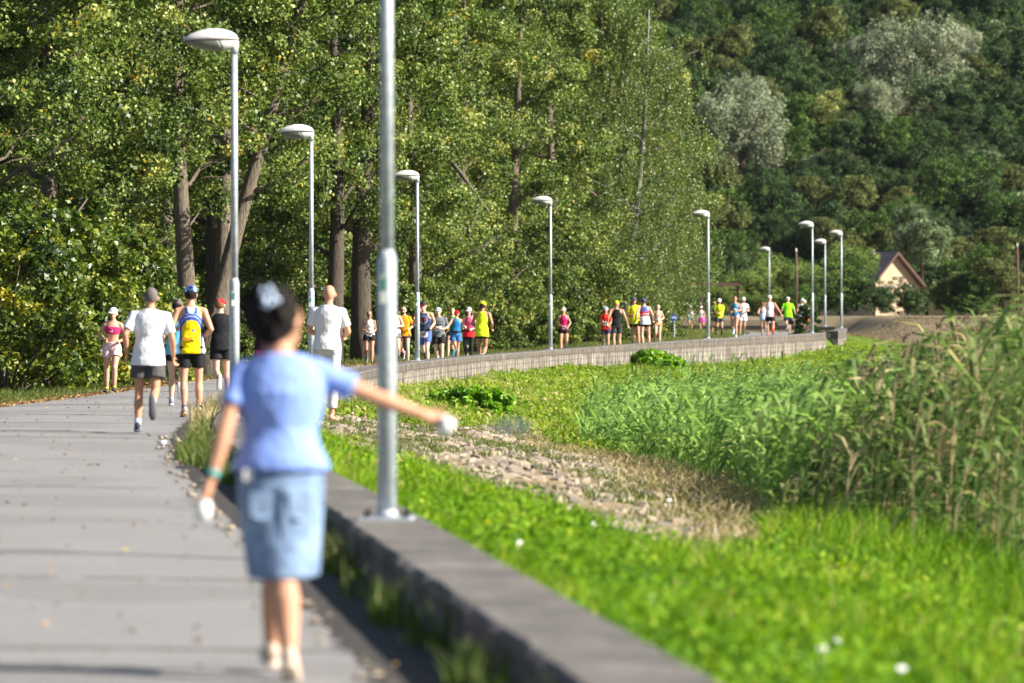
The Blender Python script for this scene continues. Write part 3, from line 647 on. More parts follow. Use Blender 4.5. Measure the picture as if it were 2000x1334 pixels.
# light green trees and bushes behind the embankment
LG = hillmat('sunlit_willow_scrub', (.065, .10, .022), (.17, .21, .05)); hp['lg'] = make_far('scrub_tree', 61, 10, 5, LG, 300, 50, .26, .1); index_kids()
for i, (px, py, wpx, d, kd, lab) in enumerate(((1470, 565, 110, 392, 'lg', 'sunlit green scrub tree left of the wooden utility pole'), (1530, 545, 120, 398, 'lg', 'light green tree behind the smallest street lamp'), (1600, 560, 120, 390, 'lg', 'sunlit scrub right of the wooden utility pole'), (1665, 520, 110, 392, 'lg', 'tall light green tree just left of the cream house'),
        (1640, 560, 130, 385, 'mid', 'dark bush left of the cream house, behind the rightmost lamp'), (1706, 580, 85, 384, 'dark', 'dark low bush in front of the left corner of the house'), (1772, 585, 84, 386, 'dark', 'round dark bush in front of the house gable'), (1856, 578, 100, 388, 'olive', 'bush right of the house below the satellite dish'), (1900, 575, 110, 386, 'mid', 'bush between the house and the right wooden pole'),
        (1960, 560, 120, 386, 'olive', 'bush beside the right wooden pole'), (1410, 585, 90, 386, 'lg', 'willow scrub behind the pergola'), (1560, 590, 90, 383, 'mid', 'low bush at the foot of the wooden utility pole'), (2000, 520, 130, 400, 'olive', 'brownish tree at the right edge above the embankment'), (1500, 598, 80, 383, 'lg', 'low scrub behind the runner in white and red'), (1940, 525, 120, 410, 'mid', 'tree behind the right wooden pole'), (1350, 590, 90, 390, 'dark', 'dark bush under the pergola roof'))):
    hillput(kd, px, py, wpx, lab, None, d)
# ------------------------------------------------------------------ house, poles, pergola, culvert, sign
CREAM = plain('cream_render', (.46, .35, .23), .9, 0, .1, 8, .05); ROOFM, t, b = new_mat('brown_roof_tiles')
tc = t.nodes.new('ShaderNodeTexCoord'); wv = t.nodes.new('ShaderNodeTexWave'); wv.inputs['Scale'].default_value = 1.6; wv.bands_direction = 'Z'; wv.inputs['Distortion'].default_value = .4
t.links.new(tc.outputs['Object'], wv.inputs['Vector']); t.links.new(ramp(t, wv.outputs['Fac'], [(.2, (.16, .085, .07)), (.6, (.36, .22, .18))]), b.inputs['Base Color']); bumpn(t, b, wv.outputs['Fac'], .8, .06)
WOODM = plain('brown_wood', (.09, .045, .035), .8, 0, .3, 6, .3); GLASS = plain('dark_window_glass', (.02, .025, .03), .08); WHITEP = plain('white_paint', (.7, .7, .68), .6)
hs = empty('house', at(1748, 600, 402), R(30)); hs.location.z = .1
hs.scale = (.94,) * 3; tag(hs, 'small cream house with a steep brown tiled gable roof behind the embankment', 'house')
q = MB(); D = 7.0; A = (0, 5.15); Lp = (-1.75, 3.3); Rp = (2.75, 2.35)
vs = []
for y in (0, D): vs += [(Lp[0], y, 0), (Rp[0] - .25, y, 0), (Rp[0] - .25, y, Rp[1] + .05), (A[0], y, A[1] - .05), (Lp[0], y, Lp[1] - .02)]
q.add(vs, [(0, 1, 2, 3, 4), (9, 8, 7, 6, 5), (0, 5, 6, 1), (1, 6, 7, 2), (0, 4, 9, 5)]); q.build('wall', CREAM, hs)
def roof(P0, P1, name):
    q = MB(); th = .16; dx, dz = P1[0] - P0[0], P1[1] - P0[1]; n = math.hypot(dx, dz); ux, uz = dx / n, dz / n; e = (P1[0] + ux * .35, P1[1] + uz * .35)
    vs = []
    for y in (-.45, D + .3): vs += [(P0[0], y, P0[1]), (e[0], y, e[1]), (e[0], y, e[1] + th), (P0[0], y, P0[1] + th)]
    q.add(vs, [(0, 1, 2, 3), (7, 6, 5, 4), (0, 4, 5, 1), (3, 2, 6, 7), (1, 5, 6, 2), (0, 3, 7, 4)]); o = q.build(name, ROOFM, hs)
    q = MB(); vs = []
    for y in (-.50, -.455): vs += [(P0[0], y, P0[1] - .06), (e[0], y, e[1] - .06), (e[0], y, e[1] + th + .01), (P0[0], y, P0[1] + th + .01)]
    q.add(vs, [(0, 1, 2, 3), (7, 6, 5, 4), (0, 4, 5, 1), (3, 2, 6, 7), (1, 5, 6, 2), (0, 3, 7, 4)]); q.build('bargeboard', WOODM, o)
roof(A, Rp, 'roof'); roof(A, Lp, 'roof')
q = MB(); q.box(-1.5, 1.45, -.10, -.003, 2.62, 2.78); q.build('ledge', plain('pale_ledge', (.6, .52, .42), .8), hs)
for x0, x1 in ((-1.35, -.55), (.85, 1.85)):
    q = MB()
    for (a0, a1, c0, c1) in ((x0, x0 + .12, .7, 2.3), (x1 - .12, x1, .7, 2.3), (x0 + .12, x1 - .12, 2.18, 2.3), (x0 + .12, x1 - .12, .7, .8), ((x0 + x1) / 2 - .04, (x0 + x1) / 2 + .04, .8, 2.18)): q.box(a0, a1, -.06, -.004, c0, c1)
    wn = q.build('window', WOODM, hs); q = MB(); q.box(x0 + .1, x1 - .1, -.035, -.008, .78, 2.2); q.build('pane', GLASS, wn)
q = MB(); q.tube([(-.3, 2.5, 5.0), (-.3, 2.5, 5.5)], [.12, .12], 10); q.build('vent_pipe', WHITEP, hs)
q = MB(); q.tube([(2.95, -.4, 2.45), (3.1, -.6, 2.75)], [.03, .03], 6); q.ell((3.12, -.66, 2.8), (.22, .07, .22), 16, 8); q.build('satellite_dish', WHITEP, hs, True)
def pole(px, ytop, d, rad, lab, mat):
    x = (px - 1000) / F * d; zt = CAMZ - (ytop - HOR) / F * d; zb = float(ground(x, d)); e = empty('utility_pole', (x, d, zb)); tag(e, lab, 'pole')
    q = MB(); q.tube([(0, 0, -.3), (.03, 0, (zt - zb) * .5), (0, 0, zt - zb)], [rad, rad * .95, rad * .8], 10); q.build('shaft', mat, e, True)
    q = MB(); q.tube([(0, 0, zt - zb + .002), (0, 0, zt - zb + .22)], [.05, .05], 8); q.build('insulator', WHITEP, e, True)
pole(1555, 492, 380, .085, 'short brown wooden pole among the bushes between street lamps', WOODM)
pole(1987, 482, 372, .085, 'slim wooden pole with a pale top near the right edge of the picture', WOODM)
pg = empty('pergola', at(1385, 600, 382)); pg.location.z = .1; tag(pg, 'dark red wooden pergola roof with thin posts behind the far lamp', 'pergola')
q = MB(); q.box(-1.7, 2.0, -.9, 1.2, 2.55, 2.68); q.box(-1.75, 2.05, -.95, -.9, 2.5, 2.72); q.build('roof', WOODM, pg)
for x in (-.55, 1.8): q = MB(); q.box(x, x + .14, -.8, -.66, 0, 2.55); q.box(x - .5, x + .55, -.78, -.68, 2.2, 2.3); q.build('post', WOODM, pg)
# dark retaining wall of the ditch behind the runners
CULV = plain('shaded_concrete', (.018, .016, .014), .95, 0, .3, 3, .5)  # near-black colour carries the shade on the wall's face
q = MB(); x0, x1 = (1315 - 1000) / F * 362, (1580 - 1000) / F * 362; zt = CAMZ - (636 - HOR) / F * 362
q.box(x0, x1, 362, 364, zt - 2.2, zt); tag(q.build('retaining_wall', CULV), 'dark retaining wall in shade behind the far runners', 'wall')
q = MB(); q.box(x0 - 2, x1 + 1, 364.1, 371, zt - 2.2, CAMZ - (624 - HOR) / F * 371); tag(q.build('embankment_edge', plain('dry_bank', (.22, .17, .11), .95, 0, .6, 2, .4)), kind='structure')
sg = empty('road_sign', gp(1317, 236)); sg.location = at(1317, 645, 236); tag(sg, 'small round blue sign with a white arrow beside the birch', 'sign')
q = MB(); q.tube([(0, .03, -.8), (0, .03, .75)], [.03, .03], 8); q.build('post', GALV, sg)
q = MB(); q.tube([(0, 0, .53), (0, .012, .53)], [.155, .155], 24); q.build('disc', plain('sign_blue', (.01, .08, .42), .4), sg)
q = MB(); q.box(-.10, .05, -.008, -.003, .505, .555); q.add([(.03, -.006, .45), (.11, -.006, .53), (.03, -.006, .61)], [(0, 1, 2)]); q.build('arrow', WHITEP, sg)

# ------------------------------------------------------------------ grass, reeds, stones
def blades(X, Y, Zb, h, wid, lean, tone, name, mat, seg=2, r=rng, kind='stuff'):
    n = len(X); az = r.uniform(0, 2 * np.pi, n); la = r.uniform(0, 2 * np.pi, n); B = np.stack([X, Y, Zb], 1)
    side = np.stack([np.cos(az), np.sin(az) * .4, np.zeros(n)], 1) * (wid / 2)[:, None]
    ld = np.stack([np.cos(la), np.sin(la), np.zeros(n)], 1) * (lean * h)[:, None]
    up = np.array([0, 0, 1.0]); qs = []; T = []
    for s in range(seg):
        f0, f1 = s / seg, (s + 1) / seg
        p0 = B + up * (h * f0 * (1 - .25 * lean * f0))[:, None] + ld * f0 ** 2; p1 = B + up * (h * f1 * (1 - .25 * lean * f1))[:, None] + ld * f1 ** 2
        w0 = 1 - f0 * .5 if s else 1.0; w1 = 1 - f1 * .5 if s < seg - 1 else .08
        qs.append(np.stack([p0 - side * w0, p0 + side * w0, p1 + side * w1, p1 - side * w1], 1)); T.append(tone)
    return np.concatenate(qs), np.concatenate(T)
LUSH = leafmat('lush_grass', [(0, (.02, .05, .004)), (.42, (.095, .22, .010)), (.75, (.24, .39, .02)), (.93, (.42, .46, .05)), (1, (.42, .32, .14))], .6, .35, .15)
GRASS2 = leafmat('rough_grass', [(0, (.03, .06, .01)), (.45, (.09, .15, .02)), (.8, (.20, .22, .06)), (1, (.34, .27, .13))], .6, .4, .3)
DRYG = leafmat('dry_grass', [(0, (.10, .11, .03)), (.45, (.30, .26, .11)), (1, (.55, .45, .26))], .8, .3, .2)
REED = leafmat('reed_leaf', [(0, (.05, .09, .025)), (.5, (.19, .32, .075)), (.85, (.38, .53, .16)), (1, (.45, .5, .2))], .5, .5, .3)
REEDB = leafmat('old_reed', [(0, (.03, .06, .012)), (.5, (.10, .17, .045)), (.72, (.19, .25, .08)), (.86, (.45, .34, .19)), (1, (.6, .46, .3))], .6, .5, .2)
def addz(x, y): return ground(x, y)
r = np.random.default_rng(3)
# near strip: grass and herbs right of the wall
def region(n, y0, y1, s0, s1, pw=1.0):
    Y = y0 + (y1 - y0) * r.random(n) ** pw; S = s0 + (s1 - s0) * r.random(n); return WX(Y) + S, Y, S
def clump(X, Y, a=1.0): return np.sin(X * 2.1 * a + np.sin(Y * .9 * a) * 2) * np.cos(Y * 1.1 * a + X * .7)
X, Y, S = region(230000, 15, 96, HW + .0, 7.6); keep = ~inpoly(X, Y, STONE) & (X < .105 * Y + .3) & ~((Y > 51) & (X > np.interp(Y, [43, 58, 75, 95], [2.2, 2.3, 1.7, .9]) - .2))
X, Y, S = X[keep], Y[keep], S[keep]; n = len(X); c = clump(X, Y); c2 = clump(X + 3, Y, .35)
h = r.uniform(.08, .24, n) * (1 + .5 * c + .3 * c2) * (1 + (np.interp(S, [2.5, 5.5], [0, .8])) * np.clip((60 - Y) / 10, 0, 1)); h = np.maximum(h, .05)
Q, T = blades(X, Y, addz(X, Y) - .02, h, r.uniform(.012, .03, n), r.uniform(.1, .9, n), np.clip(.5 + .14 * c + .2 * c2 - .09 * np.clip(S - 3, 0, 2.5) + r.normal(0, .22, n), 0, 1), '', None, 2, r)
X, Y, S = region(120000, 15, 96, HW - .04, 6.5); keep = ~inpoly(X, Y, STONE) & ~((Y > 51) & (X > np.interp(Y, [43, 58, 75, 95], [2.2, 2.3, 1.7, .9]) - .2)); X, Y, S = X[keep], Y[keep], S[keep]; n = len(X); c = clump(X, Y, 1.3); c2 = clump(X + 3, Y, .35)
C = np.stack([X, Y, addz(X, Y) + r.uniform(.02, .17, n) * (1 + .6 * c)], 1); Q2 = leaves(C, r.normal(size=(n, 3)) * .6 + np.array([0, -.25, .8]), r.uniform(.02, .06, n), .7, .2, r)
tag(nquads('grass', np.concatenate([Q, Q2]), np.concatenate([T, np.clip(.5 + .18 * c + .15 * c2 + r.normal(0, .16, n), 0, 1)]), LUSH), 'bright green grass and herbs beside the near wall', None, None, 'stuff')
# bank below the wall, farther off
X, Y, S = region(150000, 88, 262, HW + .02, 9.5); keep = ~inpoly(X, Y, STONE); X, Y, S = X[keep], Y[keep], S[keep]; n = len(X); c = clump(X, Y, .6); c2 = clump(X + 3, Y, .2)
C = np.stack([X, Y, addz(X, Y) + r.uniform(.0, .16, n) * (1.1 + .8 * c)], 1); Q2 = leaves(C, r.normal(size=(n, 3)) * .6 + np.array([0, -.3, .7]), r.uniform(.06, .15, n), .7, .2, r)
T2 = np.clip(.5 + .16 * c + .2 * c2 + r.normal(0, .17, n) + np.where((Y < 150) & (c2 < -.1), .25, 0), 0, 1)
X, Y, S = region(60000, 88, 262, HW + .02, 9.5); keep = ~inpoly(X, Y, STONE); X, Y, S = X[keep], Y[keep], S[keep]; n = len(X); c = clump(X, Y, .6)
Q3, T3 = blades(X, Y, addz(X, Y), r.uniform(.1, .32, n) * (1.1 + .5 * c), r.uniform(.02, .04, n), r.uniform(.1, .8, n), np.clip(.55 + r.normal(0, .2, n), 0, 1), '', None, 2, r)
far = 0
BANKG = leafmat('bank_herbs', [(0, (.03, .07, .006)), (.45, (.15, .26, .018)), (.75, (.32, .39, .05)), (1, (.42, .34, .17))], .5, .45, .3)
tag(nquads('bank_grass', np.concatenate([Q2, Q3]), np.concatenate([T2, T3]), BANKG), 'green herbs and grass on the bank below the long wall', None, None, 'stuff')
# tufts among the stones
X, Y, S = region(60000, 42, 108, .3, 7); k = inpoly(X, Y, STONE); c = clump(X, Y, 1.1); k &= c > .3; X, Y = X[k], Y[k]; n = len(X)
Q, T = blades(X, Y, addz(X, Y), r.uniform(.04, .14, n), r.uniform(.01, .025, n), r.uniform(.2, 1, n), np.clip(.5 + r.normal(0, .2, n), 0, 1), '', None, 2, r)
tag(nquads('stone_tufts', Q, T, GRASS2), 'thin grass tufts between the paving stones of the bank', None, None, 'stuff')
# dry grass along the outer rim of the stones
Y = r.uniform(44, 112, 30000); X0 = np.interp(Y, [43, 58, 75, 95, 107], [2.2, 2.6, 2.1, 1.4, .5]); X = X0 + r.normal(0.25, .6, 30000); n = 30000; c = clump(X, Y, 1.0); k = c > -.35; X, Y = X[k], Y[k]; n = len(X)
Q, T = blades(X, Y, addz(X, Y), r.uniform(.05, .22, n), r.uniform(.014, .03, n), r.uniform(.3, 1.2, n), np.clip(.6 + r.normal(0, .25, n), 0, 1), '', None, 2, r)
tag(nquads('rim_grass', Q, T, DRYG), 'straw coloured dry grass between the stones and the reeds', None, None, 'stuff')
# stones
q = MB(); X, Y, S = region(9000, 42, 109, .3, 7); k = inpoly(X, Y, STONE); X, Y = X[k][:1700], Y[k][:1700]; Z = addz(X, Y); c = clump(X, Y, .8)
for x, y, z in zip(X, Y, Z):
    a = random.uniform(0, 3); s = random.uniform(.04, .14) * (1 + (y - 50) / 150); n_ = random.choice((5, 6, 7)); th = random.uniform(.01, .04); vs = []
    rs_ = [s * random.uniform(.7, 1.1) for _ in range(n_)]; tx, ty = random.uniform(-.03, .03), random.uniform(-.03, .03)
    for lv, f in ((-.05, 1.0), (th * .7, .97), (th, .78)):
        for k in range(n_): an = a + k * 2 * math.pi / n_; vs.append((x + math.cos(an) * rs_[k] * f, y + math.sin(an) * rs_[k] * f * 1.2, z + lv + (tx * math.cos(an) + ty * math.sin(an) if lv > 0 else 0)))
    fs = [(j * n_ + k, j * n_ + (k + 1) % n_, (j + 1) * n_ + (k + 1) % n_, (j + 1) * n_ + k) for j in range(2) for k in range(n_)] + [tuple(range(2 * n_, 3 * n_))]; q.add(vs, fs)
STM, t, b = new_mat('bank_stone'); g = t.nodes.new('ShaderNodeNewGeometry'); n1 = noise(t, g.outputs['Position'], 7, 5); 
rc = ramp(t, g.outputs['Random Per Island'], [(0, (.17, .14, .11)), (.5, (.29, .235, .17)), (1, (.44, .36, .26))]); t.links.new(mixc(t, mth(t, 'MULTIPLY', n1, .5), rc, (.13, .11, .09)), b.inputs['Base Color']); b.inputs['Roughness'].default_value = .9
tag(q.build('paving_stones', STM), 'flat grey and tan stones paving the bank below the wall', None, None, 'stuff')
# reeds: stems carrying drooping blades
def reeds(n, y0, y1, r0, r1, hfun, name, mat, label, tone0, leafw=.035, stemcol=None, seed=5, nl=8, keepf=None, hv=.72, stemw=.007):
    r = np.random.default_rng(seed); Y = y0 + (y1 - y0) * r.random(n); ratio = r0 + (r1 - r0) * r.random(n); X = ratio * Y
    if keepf is not None: k = keepf(X, Y, ratio); X, Y, ratio = X[k], Y[k], ratio[k]
    n = len(X); Z = ground(X, Y); H = hfun(X, Y, ratio) * r.uniform(hv, 1.10, n); c = clump(X, Y, .5)
    lx = r.normal(.10, .07, n) * H; ly = r.normal(0, .06, n) * H; tn = tone0 + .12 * c + r.normal(0, .12, n)
    qs = []; T = []
    for s in range(3):
        f0, f1 = s / 3, (s + 1) / 3; p0 = np.stack([X + lx * f0 ** 2, Y + ly * f0 ** 2, Z + H * f0], 1); p1 = np.stack([X + lx * f1 ** 2, Y + ly * f1 ** 2, Z + H * f1], 1)
        wv = np.array([stemw, 0, 0]) * (1.1 - .25 * s); qs.append(np.stack([p0 - wv, p0 + wv, p1 + wv * .8, p1 - wv * .8], 1)); T.append(tn + (.12 if stemw < .01 else .24))
    for j in range(nl):
        f = (.22 + .76 * (j + r.random(n)) / nl); a = r.uniform(0, 2 * np.pi, n); L = r.uniform(.26, .58, n) * np.clip(H / 1.6, .6, 1.1); a = np.where(r.random(n) < .55, r.normal(0.2, .8, n), a)
        b0 = np.stack([X + lx * f ** 2, Y + ly * f ** 2, Z + H * f], 1); d = np.stack([np.cos(a), np.sin(a), np.zeros(n)], 1); sv = np.stack([-np.sin(a), np.cos(a), np.zeros(n)], 1) * leafw * .5 + np.array([0, 0, leafw * .25])
        up = np.array([0, 0, 1.0]); e1 = r.uniform(.5, 1.5, n)
        p1 = b0 + d * (L * .5)[:, None] + up * (L * .5 * e1)[:, None]; p2 = b0 + d * L[:, None] + up * (L * (e1 * .75 - .25))[:, None]
        qs.append(np.stack([b0 - sv * .5, b0 + sv * .5, p1 + sv, p1 - sv], 1)); qs.append(np.stack([p1 - sv, p1 + sv, p2 + sv * .06, p2 - sv * .06], 1)); tt = tn + r.normal(0, .1, n) + (.16 * (f - .5) if stemw > .01 else 0); T += [tt, tt]
    tag(nquads(name, np.concatenate(qs), np.clip(np.concatenate(T), 0, 1), mat), label, None, None, 'stuff')
def notstone(X, Y): return ~inpoly(X, Y, [(p[0] + .35, p[1]) for p in STONE])
hg = lambda X, Y, q_: np.interp(q_, [.010, .03, .055, .09], [.65, 1.0, 1.35, 1.7])
reeds(8000, 58, 165, .012, .08, hg, 'green_reeds', REED, 'dense bright green reeds on the low ground in the middle', .5, .05, seed=5, nl=8, hv=.45,
      keepf=lambda X, Y, q_: notstone(X, Y) & (X - WX(Y) > 3.9 + .4 * np.sin(Y * .3) + 1.4 * np.random.default_rng(4).random(len(X))) & (Y < 112 + (q_ - .012) * 1400 + 25 * np.random.default_rng(3).normal(size=len(X))))
hb = lambda X, Y, q_: np.interp(q_, [.040, .055, .072, .095], [1.05, 1.4, 1.9, 2.45]) * np.clip((X - WX(Y) - 3.6) / 3.0, .25, 1) * np.where(Y < 60, .98, 1.0)
reeds(8200, 45, 150, .046, .10, hb, 'tall_reeds', REEDB, 'tall brownish green reeds along the right side of the picture', .5, .048, seed=6, nl=7, hv=.5, stemw=.012,
      keepf=lambda X, Y, q_: (X - WX(Y) > 4.0 + 2.6 * np.random.default_rng(2).random(len(X)) ** 1.5 + .5 * np.sin(Y * .45)) & (np.random.default_rng(1).random(len(X)) < np.clip((q_ - .042) / .022, .05, 1) * np.clip((Y - 44 - (.1 - q_) * 170) / 8, .05, 1)))
# brown feathery seed heads over the tall reeds
r = np.random.default_rng(12); n = 1100; Y = r.uniform(58, 140, n); q_ = r.uniform(.058, .10, n); X = q_ * Y; H = np.interp(q_, [.055, .072, .095], [1.4, 1.95, 2.5]) * r.uniform(.6, 1.08, n); B = np.stack([X + .1, Y, ground(X, Y) + H], 1)
per = 26; k = np.repeat(np.arange(n), per); f = r.random(len(k)); C = B[k] + np.stack([.10 * f + r.normal(0, .028, len(k)) * (1.2 - f), r.normal(0, .02, len(k)), .26 * f - .10 * f ** 2], 1)
Q = leaves(C, r.normal(size=(len(k), 3)), r.uniform(.03, .08, len(k)), .3, .1, r)
tag(nquads('reed_plumes', Q, np.clip(r.normal(.5, .25, len(k)), 0, 1), leafmat('reed_plume', [(0, (.07, .045, .04)), (.6, (.20, .14, .11)), (1, (.36, .28, .2))], .9, .3, .1)), 'brown feathery seed heads over the tall reeds', None, None, 'stuff')
# crumbled stones and dirt along the ragged asphalt edge
q = MB()
for i in range(480):
    y = random.uniform(21, 66); s_ = -HW - random.uniform(.03, .62); x = float(WX(y)) + s_; z = float(P(y)) + (.02 if s_ < -HW - .5 else -.01); a = random.uniform(0, 6.28); sz = random.uniform(.008, .032)
    q.ell((x, y, z + sz * .3), (sz * random.uniform(.8, 1.5), sz, sz * .6), 6, 4, Matrix.Rotation(a, 3, 'Z'))
tag(q.build('edge_rubble', STM), 'small loose stones along the ragged edge of the asphalt', None, None, 'stuff')
# near weeds by the foot of the wall, path side
X, Y, S = region(3600, 20, 62, -HW - .26, -HW - .02); n = len(X); c = clump(X, Y * .8, 1.4); k = c > .35; X, Y, c = X[k], Y[k], c[k]; n = len(X)
Q, T = blades(X, Y, P(Y), r.uniform(.05, .22, n) * (1 + .4 * c), r.uniform(.01, .02, n), r.uniform(.1, .6, n), np.clip(.4 + r.normal(0, .25, n), 0, 1), '', None, 3, r)
X, Y, S = region(9000, 46, 68, -HW - .95, -HW - .02); S2 = r.random(len(X)); k = (S > -HW - .10 - .36 * np.clip(1 - np.abs(Y - 57) / 8, 0, 1)); X, Y, S = X[k], Y[k], S[k]; n = len(X); c = clump(X, Y, 1)
Qb, Tb = blades(X, Y, P(Y), r.uniform(.08, .27, n) * (1 + .5 * c), r.uniform(.012, .028, n), r.uniform(.1, .7, n), np.clip(.5 + .2 * c + r.normal(0, .22, n), 0, 1), '', None, 3, r)
tag(nquads('wall_weeds', np.concatenate([Q, Qb]), np.concatenate([T, Tb]), GRASS2), 'dry and green weeds along the foot of the wall at the path', None, None, 'stuff')
X, Y, S = region(4500, 68, 200, -HW - .3, -HW - .02); n = len(X); Q, T = blades(X, Y, P(Y), r.uniform(.1, .42, n), r.uniform(.015, .03, n), r.uniform(.1, .6, n), np.clip(.6 + r.normal(0, .25, n), 0, 1), '', None, 3, r)
tag(nquads('wall_edge_grass', Q, T, DRYG), 'thin dry grass behind the top of the long wall', None, None, 'stuff')
# left verge
X, Y, S = region(70000, 78, 262, -HW - PW - 3.6, -HW - PW + .05, 1.2); n = len(X); c = clump(X, Y, .8)
Q, T = blades(X, Y, ground(X, Y), r.uniform(.05, .17, n) * (1 + .5 * c) * np.where(S > -HW - PW - .5, .6, 1), r.uniform(.015, .03, n), r.uniform(.1, .8, n), np.clip(.55 + .15 * c + r.normal(0, .2, n), 0, 1), '', None, 2, r)
tag(nquads('verge_grass', Q, T, GRASS2), 'short rough grass verge along the left side of the path', None, None, 'stuff')
X, Y, S = region(14000, 74, 200, -HW - PW - .7, -HW - PW + .35); n = len(X)
Q = leaves(np.stack([X, Y, np.where(S > -HW - PW, P(Y), ground(X, Y)) + .02], 1), r.normal(size=(n, 3)) * .4 + np.array([0, 0, 1]), r.uniform(.04, .09, n), .8, .3, r)
LIT = leafmat('fallen_leaf', [(0, (.12, .06, .02)), (.5, (.28, .17, .07)), (1, (.42, .30, .14))], .8, .1, .2)
X2, Y2, S2 = region(450, 24, 110, -HW - PW + .3, -HW - .35); Q2 = leaves(np.stack([X2, Y2, P(Y2) + .035], 1), r.normal(size=(450, 3)) * .3 + np.array([0, 0, 1]), r.uniform(.02, .06, 450), .8, .3, r)
tag(nquads('fallen_leaves', np.concatenate([Q, Q2]), r.random(n + 450), LIT), 'dry brown leaves fallen along the edge of the path', None, None, 'stuff')
# embankment stubble and far field
X = r.uniform(12, 70, 60000); Y = r.uniform(276, 332, 60000); n = 60000
Q, T = blades(X, Y, ground(X, Y), r.uniform(.05, .16, n), r.uniform(.03, .07, n), r.uniform(.3, 1, n), np.clip(.4 + r.normal(0, .25, n) + .2 * clump(X, Y, .2), 0, 1), '', None, 1, r)
STUB = leafmat('mown_stubble', [(0, (.05, .055, .02)), (.5, (.22, .17, .10)), (1, (.38, .30, .18))], .9, .2, .1)
tag(nquads('mown_stubble', Q, T, STUB), 'brown mown grass on the far embankment', None, None, 'stuff')
X = r.uniform(3, 12.5, 26000); Y = r.uniform(215, 352, 26000); k = X < WX(Y) - HW - PW - .1; X, Y = X[k], Y[k]; n = len(X)
Q, T = blades(X, Y, ground(X, Y), r.uniform(.05, .2, n), r.uniform(.02, .05, n), r.uniform(.1, .9, n), np.clip(.65 + r.normal(0, .2, n), 0, 1), '', None, 1, r)
tag(nquads('dry_meadow', Q, T, GRASS2), 'yellowish dry meadow grass left of the far runners', None, None, 'stuff')
# litter and flowers
PAPER = plain('white_paper', (.78, .78, .76), .7)
def cup(loc, rot, s, lab, crush=.0):
    q = MB(); n = 14; vs = []
    for (z, rr_) in ((0, .026), (.085, .036), (.085, .0345), (.004, .0245)):
        for k in range(n): a = 2 * math.pi * k / n; vs.append((math.cos(a) * rr_ * (1 - crush * (.5 + .5 * math.sin(2 * a + z * 20))), math.sin(a) * rr_, z + crush * .02 * math.sin(3 * a)))
    fs = [(j * n + k, j * n + (k + 1) % n, (j + 1) * n + (k + 1) % n, (j + 1) * n + k) for j in range(3) for k in range(n)] + [tuple(range(n))[::-1], tuple(range(3 * n, 4 * n))]
    q.add(vs, fs); o = q.build('paper_cup', PAPER, None, True); o.location = loc; o.rotation_euler = rot; o.scale = (s, s, s); return tag(o, lab, 'cup')
p = at(310, 873, 62.4); cup((p.x, p.y, .035), (R(88), 0, R(60)), 1.0, 'crumpled white paper cup lying on the asphalt path', .3)
p = at(352, 866, 63.6); cup((p.x, p.y, .035), (R(85), 0, R(-30)), .9, 'white paper cup lying at the edge of the path by the weeds', .35)
q = MB()
fl = [at(1013, 1066, 36), at(1272, 1136, 30), at(1160, 1005, 43), at(1307, 1004, 55), at(1630, 1245, 27), at(1605, 1262, 26), at(1760, 1300, 25)]
for (px, py, d) in ((845, 775, 110), (905, 790, 108), (925, 795, 108), (935, 787, 109), (700, 875, 80), (1120, 760, 130), (1190, 750, 135), (1045, 700, 160), (1495, 990, 60)): fl.append(at(px, py, d))
for p in fl:
    x, y = p.x, p.y; z = float(ground(x, y)) + .12; o = MB()
    for k in range(6): a = k * 1.05; o.ell((math.cos(a) * .014, math.sin(a) * .014, 0), (.014, .008, .005), 8, 5, Matrix.Rotation(a, 3, 'Z'))
    o.tube([(0, 0, -.14), (0, 0, 0)], [.003, .003], 5)
    f = o.build('white_flower', PAPER, None, True); f.location = (x, y, z + .02); f.rotation_euler = (R(35), 0, 0); f.scale = (1.05,) * 3; tag(f, 'small white flower head standing in the green grass of the bank', 'flower', 'white flowers in the grass')
